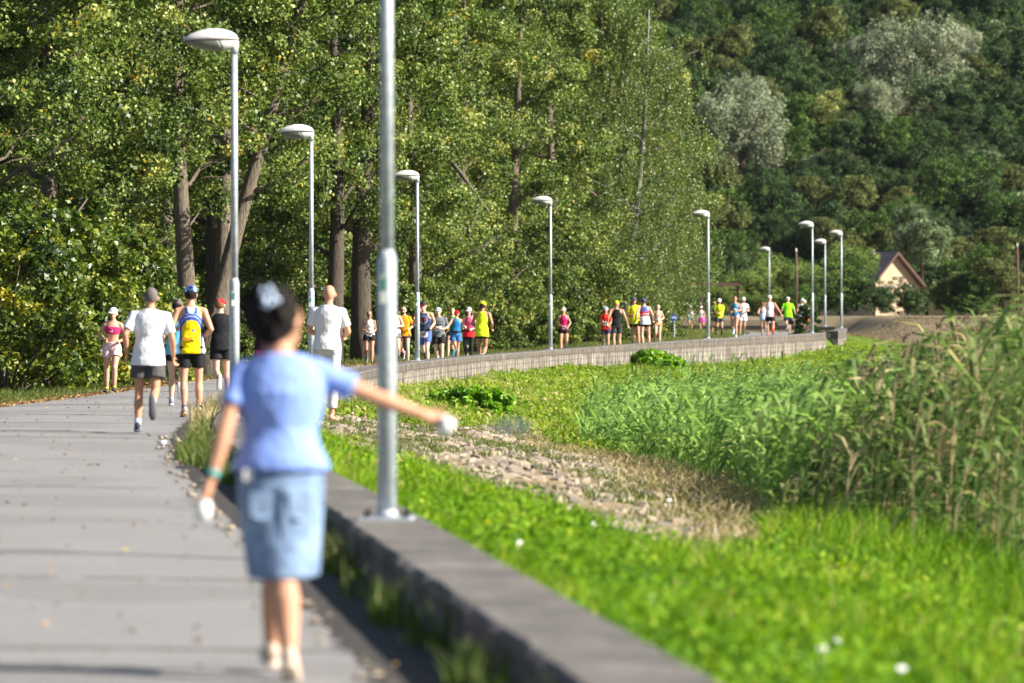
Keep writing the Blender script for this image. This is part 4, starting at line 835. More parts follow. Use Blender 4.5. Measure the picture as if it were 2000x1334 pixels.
# ------------------------------------------------------------------ people
def skin(c): return plain('skin', c, .55, 0, .0, 40, .06, .35)
TAN = (.50, .27, .17); FAIR = (.62, .38, .27); BROWN = (.36, .18, .11)
def cloth(c, name='fabric', rough=.85):
    return plain(name, c, rough, 0, .9, 11, .08, .2)
def pattern(name, base, regs):
    "regs: (colour, 'box'|'ell', limits...) in the person's own coordinates"
    m, t, b = new_mat(name); tc = t.nodes.new('ShaderNodeTexCoord'); s = t.nodes.new('ShaderNodeSeparateXYZ'); t.links.new(tc.outputs['Object'], s.inputs[0]); c = base
    for reg in regs:
        col, kind, v = reg; f = None
        if kind == 'box':
            for ax in range(3):
                for lim, op in ((v[ax * 2], 'GREATER_THAN'), (v[ax * 2 + 1], 'LESS_THAN')):
                    if lim is None: continue
                    q = mth(t, op, s.outputs[ax], lim); f = q if f is None else mth(t, 'MULTIPLY', f, q)
        elif kind == 'ell':     # ring or disc in the x-z plane: cx, cz, rx, rz, inner (0..1)
            a = mth(t, 'POWER', mth(t, 'ABSOLUTE', mth(t, 'DIVIDE', mth(t, 'SUBTRACT', s.outputs[0], v[0]), v[2])), 2.4); d = mth(t, 'POWER', mth(t, 'ABSOLUTE', mth(t, 'DIVIDE', mth(t, 'SUBTRACT', s.outputs[2], v[1]), v[3])), 2.4)
            e = mth(t, 'ADD', a, d); f = mth(t, 'LESS_THAN', e, 1.0)
            if v[4]: f = mth(t, 'MULTIPLY', f, mth(t, 'GREATER_THAN', e, v[4]))
            if len(v) > 5: f = mth(t, 'MULTIPLY', f, mth(t, 'GREATER_THAN', s.outputs[2], v[5]))
        elif kind == 'absx':    # |x| beyond a limit
            f = mth(t, 'GREATER_THAN', mth(t, 'ABSOLUTE', s.outputs[0]), v[0])
            if len(v) > 1: f = mth(t, 'MULTIPLY', f, mth(t, 'LESS_THAN', s.outputs[2], v[1]))
        c = mixc(t, f, c, col)
    if isinstance(c, tuple): b.inputs['Base Color'].default_value = (*c, 1)
    else: t.links.new(c, b.inputs['Base Color'])
    b.inputs['Roughness'].default_value = .8; b.inputs['Specular IOR Level'].default_value = .2
    bumpn(t, b, noise(t, tc.outputs['Object'], 11, 4), .9, .03); return m
BLACK = (.012, .012, .014)
def vrot(v, ax, a): return Matrix.Rotation(R(a), 3, ax) @ Vector(v)
def person(x, y, ztop, zfoot, face, d):
    """face = heading in degrees (0 = walking away from the camera, 180 = towards it); d = description"""
    g = d.get; fem = g('fem', 0); hw = 1.0 - .10 * fem; w_ = g('wide', 1.0) * hw; vox = g('vox', .012)
    SK = skin(g('skin', TAN)); e = empty('person'); V = Vector
    lean = g('lean', 4); pz = .93
    def T(p, l=None):        # torso point leaning about the pelvis
        p = V(p); q = vrot(p, 'X', -(lean if l is None else l)); return V((q.x, q.y, q.z + pz))
    # ---- joints
    legs = []
    for sg, hip, kn, ft in ((-1, *g('L', (12, 20, None))), (1, *g('Rt', (-12, 40, None)))):
        h = V((sg * .088 * (1 + .08 * fem), 0, pz - .02)); sp = g('spread', 2)
        th = V((sg * math.sin(R(sp)), math.sin(R(hip)), -math.cos(R(hip)))).normalized(); k = h + th * .43
        sa = hip - kn; sh = V((-sg * math.sin(R(sp * .3)), math.sin(R(sa)), -math.cos(R(sa)))).normalized(); an = k + sh * .415
        fa = ft if ft is not None else 0; fd = V((sg * .08, math.cos(R(fa)), math.sin(R(fa)))).normalized(); legs.append((sg, h, k, an, fd, sh))
    lo = min(min(l[3].z - .075 * max(.2, math.cos(math.atan2(l[4].z, l[4].y))), (l[3] + l[4] * .17).z - .02) for l in legs)
    arms = []
    for sg, fl, ab, el, inw in ((-1, *g('AL', (-20, 12, 95, 25))), (1, *g('AR', (20, 12, 95, 25)))):
        s = T((sg * .168 * w_, 0, .455)); u = V((sg * math.sin(R(ab)), math.cos(R(ab)) * math.sin(R(fl)), -math.cos(R(ab)) * math.cos(R(fl))))
        wv = V((-sg * math.sin(R(inw)), math.cos(R(inw)) * math.cos(R(fl)), math.cos(R(inw)) * math.sin(R(fl)) + .15)); bd = (wv - wv.dot(u) * u)
        bd = bd.normalized() if bd.length > .01 else V((0, 1, 0)); f = (u * math.cos(R(el)) + bd * math.sin(R(el))).normalized()
        eb = s + u * .275; wr = eb + f * .245; arms.append((sg, s, eb, wr, u, f))
    # ---- body: one continuous skin
    B = MB(); b_ = w_
    hipw = .158 + .012 * fem
    tor = [(-.09, .115, .09, 0), (-.03, hipw, .108, -.012), (.05, hipw - .005, .108, -.01), (.14, .137 - .012 * fem, .093, 0), (.20, .134 - .016 * fem, .09, .004), (.30, .152 * b_ / hw * hw, .103 + .01 * fem, .006), (.38, .163 * b_, .108 + .012 * fem, .004), (.44, .160 * b_, .098, -.004), (.485, .138 * b_, .084, -.01), (.515, .100, .070, -.01), (.54, .068, .060, -.008), (.56, .056, .056, -.005)]
    torc = [(-.2, hipw + .004, .118, -.014), (-.06, hipw + .004, .118, -.014)] + tor[1:]
    def torsec(lst, infl, z0=None, z1=None, rxmax=None):
        zs = [a[0] for a in lst]; P_ = []; Rd = []
        zz = [z for z in zs if (z0 is None or z > z0) and (z1 is None or z < z1)]
        zz = ([z0] if z0 is not None else []) + zz + ([z1] if z1 is not None else [])
        for z in zz:
            rx = np.interp(z, zs, [a[1] for a in lst]); ry = np.interp(z, zs, [a[2] for a in lst]); oy = np.interp(z, zs, [a[3] for a in lst])
            fi = infl(z) if callable(infl) else infl; rx += fi; ry += fi
            if rxmax: rx = min(rx, rxmax(z))
            P_.append(T((0, oy, z), 0 if z < .05 else lean * min(1, (z - .05) / .15) if z < .2 else lean)); Rd.append((rx, ry))
        return P_, Rd
    P_, Rd = torsec(tor, 0); B.tube(P_, Rd, 20)
    hd = g('head', (0, 0))       # turn, nod
    HS = g('hscale', 1.05); Hc = T((0, .012, .682)); Mh = (Matrix.Rotation(R(hd[0]), 3, 'Z') @ Matrix.Rotation(R(-hd[1] - lean * .3), 3, 'X'))
    nb = T((0, -.008, .55)); B.tube([nb, nb.lerp(Hc, .35), Hc + Mh @ V((0, -.015, -.03))], [.056 - .008 * fem, .052 - .008 * fem, .05 - .006 * fem], 12)
    Mh = Mh @ Matrix.Scale(HS, 3)
    def H(p): return Hc + Mh @ V(p)
    B.ell(Hc + Mh @ V((0, -.008, .012)), (.074, .094, .098), 16, 12, Mh); B.ell(H((0, .028, -.045)), (.052, .058, .062), 14, 10, Mh); B.ell(H((0, .068, -.085)), (.022, .018, .018), 8, 6, Mh)
    B.tube([H((0, .084, .015)), H((0, .104, -.018)), H((0, .098, -.03))], [.008, .014, .012], 8, rnd=True)
    for sg in (-1, 1): B.ell(H((sg * .083, -.008, -.010)), (.011, .019, .030), 8, 6, Mh); B.ell(H((sg * .032, .078, .022)), (.022, .010, .006), 8, 6, Mh)
    for (sg, h, k, an, fd, sh) in legs:
        fb = g('lf', 1 + .05 * fem); t2 = h.lerp(k, .5)
        B.tube([h + V((0, 0, .05)), h.lerp(k, .15), t2, h.lerp(k, .85), k, k.lerp(an, .12), k.lerp(an, .32) - V((0, .012, 0)), k.lerp(an, .6), k.lerp(an, .85), an, an + sh * .03], [.082 * fb, .086 * fb, .072 * fb, .055 * fb, .052 * fb, .049 * fb, .056 * fb, .046 * fb, .034 * fb, .033, .035], 14)
        B.ell(h + V((-sg * .004, -.045, -.01)), (.078, .07, .085), 10, 8)
        if not g('shoes', 1):
            B.tube([an + sh * .035 - fd * .05, an + sh * .045 + fd * .03, an + sh * .055 + fd * .12, an + sh * .06 + fd * .17], [(.03, .032), (.036, .034), (.042, .02), (.035, .012)], 10, rnd=True)
    nf = g('fingers', 1)
    for (sg, s, eb, wr, u, f) in arms:
        B.ell(s + V((0, 0, -.005)), (.058 * w_, .056, .058), 12, 8)
        B.tube([T((sg * .08, -.005, .488)), s + V((0, 0, .01)), s.lerp(eb, .3), s.lerp(eb, .65), eb, eb.lerp(wr, .25), eb.lerp(wr, .6), wr], [.046, .052 * w_, .048 * w_, .043 * w_, .037, .041, .033, .026], 12)
        hx = V((0, 0, 1)); hx = (hx - hx.dot(f) * f); hx = hx.normalized() if hx.length > .1 else V((0, 1, 0)); pn = f.cross(hx) * sg   # palm plane: hx = thumb side
        hv = g('hand', {}).get(sg)
        if hv: hx = V(hv[0]); hx = (hx - hx.dot(f) * f).normalized(); pn = f.cross(hx) * hv[1]
        pc = wr + f * .05; B.tube([wr - f * .01, wr + f * .03, wr + f * .085], [(.022, .017), (.036, .016), (.038, .014)], 12, ref=hx)
        curl = g('curl', 55); fr = .0085 if vox < .01 else .0105
        for j in range(4):
            o = wr + f * .083 + hx * (.028 - .018 * j); L = (.034, .038, .035, .028)[j]; a1 = R(curl * .5); a2 = R(curl * 1.3); a3 = R(curl * 1.9)
            p1 = o + (f * math.cos(a1) + pn * math.sin(a1)) * L; p2 = p1 + (f * math.cos(a2) + pn * math.sin(a2)) * L * .75; p3 = p2 + (f * math.cos(a3) + pn * math.sin(a3)) * L * .55
            B.tube([o - f * .02, p1, p2, p3], [fr * 1.05, fr, fr * .92, fr * .8], 7, rnd=True)
        o = wr + f * .03 + hx * .026; B.tube([o, o + (hx * .8 + f * .6 + pn * .3).normalized() * .032, o + (hx * .45 + f * .9 + pn * .7).normalized() * .066], [.013, .0115, .009], 7, rnd=True)
    blob(B, 'body', SK, e, vox, 4, .5)
    # ---- face
    if g('face', abs(face) > 60):
        for sg in (-1, 1):
            if not g('glasses'): q = MB(); q.ell(H((sg * .031, .083, .006)), (.011, .006, .006), 8, 6, Mh); q.build('eye', plain('eye_dark', (.03, .02, .015), .3), e, True)
        q = MB(); q.ell(H((0, .088, -.052)), (.022, .007, .006), 10, 6, Mh); q.build('mouth', plain('lips', (.32, .09, .08), .5), e, True)
    if g('glasses'):
        q = MB()
        for sg in (-1, 1):
            q.ell(H((sg * .034, .092, .008)), (.029, .008, .017), 12, 8, Mh); q.tube([H((sg * .06, .085, .012)), H((sg * .077, .01, .008))], [.0035, .0035], 5)
        q.tube([H((-.02, .096, .012)), H((.02, .096, .012))], [.004, .004], 5); q.build('sunglasses', plain('sunglass_lens', g('glasses') if isinstance(g('glasses'), tuple) else (.015, .012, .012), .1), e, True)
    # ---- hair and headgear
    hc = g('hair')
    if hc:
        q = MB(); q.ell(H((0, -.030, .018)), (.081, .086, .098), 16, 12, Mh, zmin=-.72)
        hs_ = g('hairstyle', 'short')
        if hs_ == 'long':
            q.tube([H((0, -.06, .03)), H((0, -.085, -.05)), H((0, -.095, -.15)), H((0, -.09, -.25))], [(.075, .05), (.085, .04), (.08, .035), (.05, .02)], 12)
            for sg in (-1, 1): q.tube([H((sg * .06, 0, .03)), H((sg * .078, .0, -.06)), H((sg * .075, .02, -.19))], [.024, .022, .012], 8)
        if hs_ == 'tail': q.tube([H((0, -.09, .05)), H((0, -.14, .03)), H((.01, -.15, -.06)), H((.02, -.13, -.14))], [.022, .028, .024, .008], 8)
        if hs_ == 'up' and vox < .01:
            for i_ in range(16):
                a_ = i_ * .8; q.tube([H((.07 * math.cos(a_), -.07, .04 + .09 * math.sin(a_))), H((.095 * math.cos(a_ + .3), -.10, .04 + .115 * math.sin(a_ + .3))), H((.085 * math.cos(a_ + .9), -.13, .03 + .10 * math.sin(a_ + .9)))], [.014, .012, .007], 6)
        if hs_ == 'up':
            q.ell(H((0, -.05, .03)), (.096, .105, .112), 16, 12, Mh); q.ell(H((-.02, -.085, .085)), (.055, .05, .05), 12, 10, Mh); q.ell(H((0, -.07, -.04)), (.07, .05, .05), 12, 10, Mh)
        blob(q, 'hair', plain('hair', hc, .75, 0, .8, 60, .3, .15), e, vox, 2)
    if g('beard'): q = MB(); q.ell(H((0, .05, -.07)), (.05, .045, .045), 12, 8, Mh); q.build('beard', plain('hair', g('beard'), .7, 0, .6, 60, .25), e, True)
    cp = g('cap')
    if cp:
        q = MB(); cm = cp[0] if not isinstance(cp[0], tuple) else plain('cap_fabric', cp[0], .8, 0, .2, 30, .05, .2); bk = cp[1] if len(cp) > 1 else 1
        q.ell(H((0, -.008, .034)), (.088, .104, .086), 18, 10, Mh, zmin=-.12); 
        cpo = blob(q, 'cap', cm, e, .008, 2)
        if bk:
            q = MB(); M2 = Mh @ Matrix.Rotation(R(-12), 3, 'X') if bk > 0 else Mh @ Matrix.Rotation(R(12), 3, 'X')
            vs = []; n = 12
            for dz in (0, .005):
                for i in range(n + 1): a = math.pi * i / n; vs.append(H((math.cos(a) * .078, bk * (.075 * math.sin(a) ** .5 * .0 + .07), .034 + dz)))
                for i in range(n + 1): a = math.pi * i / n; vs.append(H((math.cos(a) * .078, bk * (.07 + .085 * math.sin(a)), .034 + dz - .018 * math.sin(a))))
            N = n + 1; fs = []
            for i in range(n):
                fs += [(i, i + 1, N + i + 1, N + i), (2 * N + i, 3 * N + i, 3 * N + i + 1, 2 * N + i + 1), (N + i, N + i + 1, 3 * N + i + 1, 3 * N + i)]
            q.add(vs, fs); q.build('brim', plain('cap_fabric', cp[2], .8) if len(cp) > 2 else cm, cpo)
        elif len(cp) > 2:
            q = MB(); q.ell(H((0, -.104, .005)), (.035, .006, .018), 10, 6, Mh); q.build('rear_strap', plain('cap_fabric', cp[2], .8), cpo, True)
    # ---- clothes
    top = g('top')
    if top:
        kind, mat = top[0], top[1]; mat = mat if not isinstance(mat, tuple) else cloth(mat); hem = top[2] if len(top) > 2 else -.06; inf = top[3] if len(top) > 3 else .016; q = MB()
        if kind == 'tee':
            P_, Rd = torsec(torc, lambda z: inf + max(0, (.2 - z)) * .05 if z < .45 else inf * .8, hem, .535); q.tube(P_, Rd, 22)
            fr = top[4] if len(top) > 4 else .62
            for (sg, s, eb, wr, u, f) in arms:
                en = s + u * .275 * fr; q.tube([T((sg * .07, -.005, .478)), s + V((0, 0, .004)), s.lerp(en, .5), en], [.054, .062 * w_, (.060 * w_, .062), (.062, .066)], 12); q.ell(s, (.063 * w_, .064, .060), 12, 8)
        elif kind == 'singlet':
            P_, Rd = torsec(torc, lambda z: inf + max(0, (.2 - z)) * .04 if z < .36 else .012, hem, .512, lambda z: 1 if z < .375 else (.158 - (z - .375) * .33) * w_); q.tube(P_, Rd, 22)
        elif kind == 'bra':
            P_, Rd = torsec(tor, .008, .27, .41); q.tube(P_, Rd, 20)
            for sg in (-1, 1): q.tube([T((sg * .075, .085, .38)), T((sg * .085, .04, .50)), T((sg * .07, -.06, .49)), T((sg * .05, -.095, .38))], [(.018, .01)] * 4, 8); q.ell(T((sg * .06, .09, .345)), (.05, .035, .045), 10, 8)
        if fem and kind != 'bra':
            for sg in (-1, 1): q.ell(T((sg * .06, .085, .33)), (.055, .045, .055), 10, 8)
        blob(q, {'tee': 't_shirt', 'singlet': 'singlet', 'bra': 'sports_bra'}[kind], mat, e, g('cvox', vox), 2)
    bt = g('bottom')
    if bt:
        kind, mat = bt[0], bt[1]; mat = mat if not isinstance(mat, tuple) else cloth(mat, 'shorts_fabric', .75); q = MB(); fr = bt[2] if len(bt) > 2 else .45; wb = bt[3] if len(bt) > 3 else .02; wz = bt[4] if len(bt) > 4 else .10
        P_, Rd = torsec(tor, lambda z: .012, -.085, wz); q.tube(P_, Rd, 20)
        if kind in ('shorts', 'tights', 'jeans'):
            for (sg, h, k, an, fd, sh) in legs:
                if kind == 'shorts':
                    en = h.lerp(k, fr); q.tube([h + V((0, 0, .05)), h.lerp(en, .3), en], [.092, .09 + wb * .5, .074 + (.016 * (1 - fr)) + wb], 14); q.ell(h + V((-sg * .004, -.045, -.01)), (.086, .078, .09), 10, 8)
                elif kind == 'tights':
                    pts = [h + V((0, 0, .05)), h.lerp(k, .15), h.lerp(k, .5), h.lerp(k, .85), k, k.lerp(an, .12), k.lerp(an, .32) - V((0, .012, 0)), k.lerp(an, .6), k.lerp(an, .92)]; q.tube(pts, [.09, .094, .079, .062, .058, .056, .062, .052, .04], 14)
                else:
                    pts = [h + V((0, 0, .05)), h.lerp(k, .15), h.lerp(k, .5), h.lerp(k, .85), k, k.lerp(an, .3), k.lerp(an, .65), k.lerp(an, .8)]; q.tube(pts, [.096, .10, .088, .076, .073, .072, .066, .064], 14); q.ell(h + V((-sg * .004, -.045, -.01)), (.088, .08, .09), 10, 8)
        else:   # skirt
            kz = fr; q.tube([V((0, -.01, pz + wz)), V((0, -.01, pz)), V((0, -.008, pz - .10)), V((g('hemx', 0), 0, pz - kz))], [(hipw - .005, .10), (hipw + .024, .142), (hipw + .026 + wb, .150 + wb), (hipw + g('hemr', .006) + wb * 2.2, .185 + wb * 1.6)], 22)
        nm = {'shorts': 'shorts', 'tights': 'running_tights', 'jeans': 'trousers', 'skirt': 'skirt'}[kind]; blob(q, nm, mat, e, g('cvox', vox), 2)
    if g('overskirt'):
        q = MB(); q.tube([V((0, -.005, pz + .09)), V((0, -.005, pz)), V((0, 0, pz - .13))], [(hipw + .016, .122), (hipw + .028, .138), (hipw + .05, .16)], 20); blob(q, 'skirt', cloth(g('overskirt')), e, vox, 2)
    if g('belt'): q = MB(); q.tube([V((0, -.008, pz + .05)), V((0, -.008, pz + .10))], [(hipw + .032, .135), (hipw + .03, .132)], 20); q.box(-.06, .06, -.175, -.135, pz + .04, pz + .11); q.build('running_belt', cloth(g('belt')), e, True)
    sc_ = g('shoe', ((.03, .03, .04), (.75, .75, .72)))
    if g('shoes', 1):
        for (sg, h, k, an, fd, sh) in legs:
            upv = V((1, 0, 0)).cross(fd).normalized(); dn = -upv; hl = an + dn * .035 - fd * .045
            q = MB(); q.tube([hl + upv * .045, hl + fd * .04 + upv * .04, hl + fd * .10 + upv * .022, hl + fd * .17 + upv * .005, hl + fd * .235 + dn * .002], [(.034, .045), (.041, .045), (.044, .034), (.046, .024), (.034, .014)], 12, rnd=True)
            so_ = blob(q, 'shoe', plain('shoe_upper', sc_[0], .7, 0, .2, 60, .1), e, .009, 2)
            q = MB(); q.tube([hl - fd * .03 + dn * .012, hl + fd * .04 + dn * .014, hl + fd * .12 + dn * .02, hl + fd * .19 + dn * .022, hl + fd * .245 + dn * .012], [(.030, .014), (.040, .017), (.041, .014), (.047, .014), (.03, .010)], 12, rnd=True); q.build('sole', plain('shoe_sole', sc_[1], .7), so_, True)
            sk_ = g('socks')
            if sk_:
                c_, top_ = sk_; q = MB(); q.tube([k.lerp(an, top_), k.lerp(an, (1 + top_) / 2), an, an + sh * .03], [.05 if top_ < .5 else .042 if top_ < .8 else .039, .045 if top_ < .5 else .039, .04, .042], 12); q.build('sock', cloth(c_, 'sock_knit'), e, True)
    if g('watch'):
        sg, s, eb, wr, u, f = arms[0 if g('watch')[0] < 0 else 1]; q = MB(); q.tube([wr - f * .045, wr - f * .015], [.031, .030], 14); q.build('wrist_strap', plain('wrist_strap', g('watch')[1], .5), e, True)
    if g('extra'): g('extra')(e, T, H, arms, legs)
    bib = g('bib')
    if bib:
        txt, z0, yb, w2, h2 = bib; q = MB(); M = Matrix.Translation((0, 0, 0)); n = 8; vs = []
        for dy in (0, .003):
            for zz in (z0 - h2 / 2, z0 + h2 / 2):
                for i in range(n + 1): xx = (i / n - .5) * w2; vs.append((xx, yb - dy - xx * xx * 3.2, zz))
        N = n + 1; fs = []
        for i in range(n): fs += [(i, i + 1, N + i + 1, N + i), (2 * N + i, 3 * N + i, 3 * N + i + 1, 2 * N + i + 1), (i, 2 * N + i, 2 * N + i + 1, i + 1), (N + i, N + i + 1, 3 * N + i + 1, 3 * N + i)]
        q.add(vs, fs); bo = q.build('race_bib', plain('bib_paper', g('bibcol', (.75, .75, .74)), .7), e)
        if txt:
            o = text(txt, h2 * .62, BIBINK, bo, 'bib_number'); o.location = (0, yb + .004, z0 - h2 * .20); o.rotation_euler = (R(90), 0, R(180))
    S_ = (ztop - zfoot) / ((H((0, 0, .12)).z) - lo)
    e.scale = (S_,) * 3; e.location = (x, y, zfoot - lo * S_); e.rotation_euler = (0, R(g('roll', 0)), R(face + g('jit', 0))); tag(e, g('label'), 'person', g('group'))
    return e, arms
BIBINK = plain('bib_ink', (.015, .015, .02), .7)
def text(s, size, mat, parent, name, ext=.002):
    cu = bpy.data.curves.new('t', 'FONT'); cu.body = s; cu.size = size; cu.align_x = 'CENTER'; cu.extrude = ext; cu.offset = .0012
    o = bpy.data.objects.new('t', cu); COL.objects.link(o); dg = bpy.context.evaluated_depsgraph_get(); me = bpy.data.meshes.new_from_object(o.evaluated_get(dg)); bpy.data.objects.remove(o); bpy.data.curves.remove(cu)
    me.name = name; me.materials.clear(); return link(name, me, mat, parent)
def stand(px, yh, d, face, D, zf=None, dx=0):
    x = (px - 1000) / F * d + dx; s = x - float(WX(d))
    if zf is None: zf = float(P(d)) + .012 if -HW - PW < s < -HW else float(ground(x, d)) + .01
    return person(x, d, CAMZ - (yh - HOR) / F * d, zf, face, D)
RUNA = dict(L=(28, 30, 5), Rt=(-18, 62, -50), AL=(-35, 14, 90, 20), AR=(18, 14, 95, 30), lean=6)
RUNB = dict(L=(-18, 62, -50), Rt=(28, 30, 5), AL=(18, 14, 95, 30), AR=(-35, 14, 90, 20), lean=6)
RUNC = dict(L=(14, 14, 0), Rt=(10, 75, -60), AL=(-25, 16, 100, 30), AR=(5, 14, 95, 35), lean=5)
RUND = dict(L=(10, 75, -60), Rt=(14, 14, 0), AL=(5, 16, 95, 35), AR=(-25, 14, 100, 30), lean=5)
PR = random.Random(77)
def mk(pose, **k):
    d = dict(pose); j = lambda v, a: v + PR.uniform(-a, a)
    if 'L' not in k: d['L'] = (j(d['L'][0], 8), j(d['L'][1], 9), d['L'][2]); d['Rt'] = (j(d['Rt'][0], 8), j(d['Rt'][1], 9), d['Rt'][2])
    for q_ in ('AL', 'AR'): d[q_] = (j(d[q_][0], 12), j(d[q_][1], 7), j(d[q_][2], 14), j(d[q_][3], 10))
    d['lean'] = j(d['lean'], 3); d['spread'] = PR.uniform(-1.5, 3); d['head'] = (PR.uniform(-14, 14), PR.uniform(-4, 6)); d['roll'] = PR.uniform(-3.5, 3.5); d['jit'] = PR.uniform(-11, 11); d['wide'] = PR.uniform(.96, 1.08)
    d.update(k); return d
BL_SHORT = (.015, .015, .018)
DENIM, t_, b_n = new_mat('pale_denim'); tc_ = t_.nodes.new('ShaderNodeTexCoord'); nz_ = noise(t_, tc_.outputs['Object'], 9, 5, .6)
t_.links.new(ramp(t_, nz_, [(.35, (.11, .17, .30)), (.6, (.22, .32, .48))]), b_n.inputs['Base Color']); b_n.inputs['Roughness'].default_value = .9; bumpn(t_, b_n, nz_, .6, .03)
# 1 woman in blue handing out water
PRS = random.Random(3)
def wex(e, T, H, arms, legs):
    q = MB(); M = Matrix.Identity(3)
    for i in range(14):
        a = i * .45 + .1; rj = PRS.uniform(.016, .040); q.ell(H((.062 + rj * math.cos(a), -.150 + PRS.uniform(-.02, .01), .088 + rj * math.sin(a))), (PRS.uniform(.008, .018), .012, PRS.uniform(.009, .020)), 8, 6, Matrix.Rotation(a, 3, 'Y'))
    blob(q, 'hair_scrunchie', cloth((.55, .66, .84)), e, .009, 2)
    LD = plain('faded_denim', (.24, .34, .50), .9, 0, .6, 12, .15); DD = plain('dark_seam', (.05, .08, .15), .9)
    for sx_ in (-.085, .085):
        q = MB(); q.add([(sx_ - .052, -.160 + abs(sx_ - .052) * .12, .86), (sx_ + .052, -.160 + abs(sx_ + .052) * .12, .86), (sx_ + .048, -.158 + abs(sx_ + .048) * .12, .755), (sx_, -.168, .735), (sx_ - .048, -.158 + abs(sx_ - .048) * .12, .755)], [(0, 1, 2, 3, 4)]); pk = q.build('back_pocket', LD, e); pm = pk.modifiers.new('t', 'SOLIDIFY'); pm.thickness = .02; pm.offset = 0
    q = MB(); q.tube([(0, -.01, .93 + .035), (0, -.01, .93 + .065)], [(.186, .138), (.182, .134)], 24); q.build('waistband', LD, e, True)
    q = MB(); q.box(-.165, -.125, -.135, -.12, .93 - .02, .93 + .03); q.build('waist_tag', WHITEP, e)
    q = MB(); q.box(-.006, .006, -.170, -.155, .93 - .42, .93 - .05); q.build('seam', DD, e)
W_, arms_w = person((548 - 1000) / F * 24.0, 24.0, CAMZ - (566 - HOR) / F * 24, .012, 3, dict(fem=1, wide=1.1, skin=(.50, .26, .16), lean=2, vox=.008, cvox=.009,
    L=(26, 14, 12), Rt=(-14, 8, -24), spread=-11, lf=1.16, hemx=.014, hemr=-.010, hscale=1.2, AL=(-24, 17, 14, 10), AR=(6, 67, 9, -10), curl=62, head=(-38, 2), hair=(.012, .009, .008), hairstyle='up', face=True,
    hand={-1: ((0.3, .9, 0), -1), 1: ((0, .3, 1), 1)},
    top=('tee', cloth((.22, .33, .74)), .02, .046, .62), bottom=('skirt', DENIM, .455, .0, .06), watch=(-1, (.05, .33, .32)), shoe=((.55, .42, .33), (.6, .5, .4)),
    label='dark haired woman in periwinkle blue tee and denim skirt stretching out her right arm', extra=wex))
bpy.context.view_layer.update()
def grip(ent, arm, off=.07, side=(0, 0, 0)):
    sg, s, eb, wr, u, f = arm; p = wr + f * off; return ent.matrix_world @ (p + Vector(side)), (ent.matrix_world.to_3x3() @ f).normalized()
pL, fL = grip(W_, arms_w[0], .10, (.0, -.03, 0)); cup(tuple(pL + Vector((0, 0, .005))), (R(172), R(8), 0), .95, 'white paper cup hanging from the left hand of the woman in blue')
pR, fR = grip(W_, arms_w[1], .09, (.0, -.03, -.01)); cup(tuple(pR - Vector((.0, 0, .045))), (R(8), R(20), 0), .9, 'white paper cup held out in the right hand of the woman in blue')
GR = 'runners seen from behind'; GF = 'runners coming towards the camera'
# 2 man in white tee, grey shorts
def e2(e, T, H, arms, legs):
    q = MB(); q.box(-.11, .11, -.005, 0, 0, .02); o = q.build('shirt_print', plain('faint_print', (.5, .5, .58), .9), e); o.location = T((0, -.135, .40)); o.rotation_euler = (R(4), 0, 0)
stand(285, 560, 68, 0, mk(RUNC, vox=.010, wide=1.13, skin=(.50, .25, .15), L=(-2, 10, 0), Rt=(-12, 62, -88), AL=(-28, 20, 62, 20), AR=(-8, 18, 42, 20), hair=(.15, .13, .125), top=('tee', cloth((.70, .70, .76)), -.13, .028, .75), bottom=('shorts', (.075, .07, .075), .62, .045, .06),
    shoe=((.03, .035, .05), (.10, .10, .11)), socks=((.45, .5, .62), .78), head=(4, 0), jit=0, roll=2, label='grey haired man running away in a loose white tee and dark grey shorts', extra=None))
# 3 cyan
CY = cloth((.12, .45, .62))
stand(345, 584, 88, 0, mk(RUNA, vox=.010, skin=FAIR, L=(2, 8, 0), Rt=(-10, 55, -80), hair=(.02, .015, .012), cap=((.13, .10, .10), 0, (.02, .015, .015)), top=('tee', CY, -.10, .022, .4), bottom=('shorts', BLACK, .42, .04), socks=((.25, .32, .5), .85), shoe=((.2, .22, .25), (.7, .7, .7)), label='runner from behind in a cyan shirt and backwards brown cap'))
# 4 yellow blue singlet
YB = pattern('yellow_blue_singlet', (.045, .10, .42), [((.80, .62, .0), 'ell', (0, 1.10, .125, .175, 0)), ((.80, .62, 0), 'box', (-.135, .125, None, None, .70, 1.02)), ((.55, .60, .75), 'ell', (0, 1.12, .150, .21, .92, 1.24)), ((.55, .60, .75), 'ell', (0, 1.12, .180, .245, .94, 1.24)), ((.75, .76, .8), 'absx', (.150, 1.25)), ((.75, .76, .8), 'ell', (0, 1.46, .05, .10, 0)), ((.80, .62, 0), 'box', (-.13, -.085, None, None, 1.36, 1.6)), ((.80, .62, 0), 'box', (.085, .13, None, None, 1.36, 1.6)), ((.05, .1, .4), 'box', (.01, .045, None, 0, 1.12, 1.15))])
BC = pattern('blue_white_cap', (.04, .17, .62), [((.8, .8, .85), 'box', (.045, .068, None, None, None, None)), ((.8, .8, .85), 'box', (-.072, -.055, None, None, None, None))])
def e4(e, T, H, arms, legs):
    REDW = plain('red_print', (.65, .09, .02), .7)
    for s_, z_, sz in (('sparta', .075, .052), ('running', .13, .036)):
        o = text(s_ if s_ != 'sparta' else 'SOARiTE', sz, REDW, e, 'shirt_lettering', .004) if s_ != 'running' else text('borac', sz, plain('orange_print', (.6, .28, .02), .7), e, 'shirt_lettering', .004)
        o.location = T((-.015, -.158, z_)); o.rotation_euler = (R(90), 0, R(0))
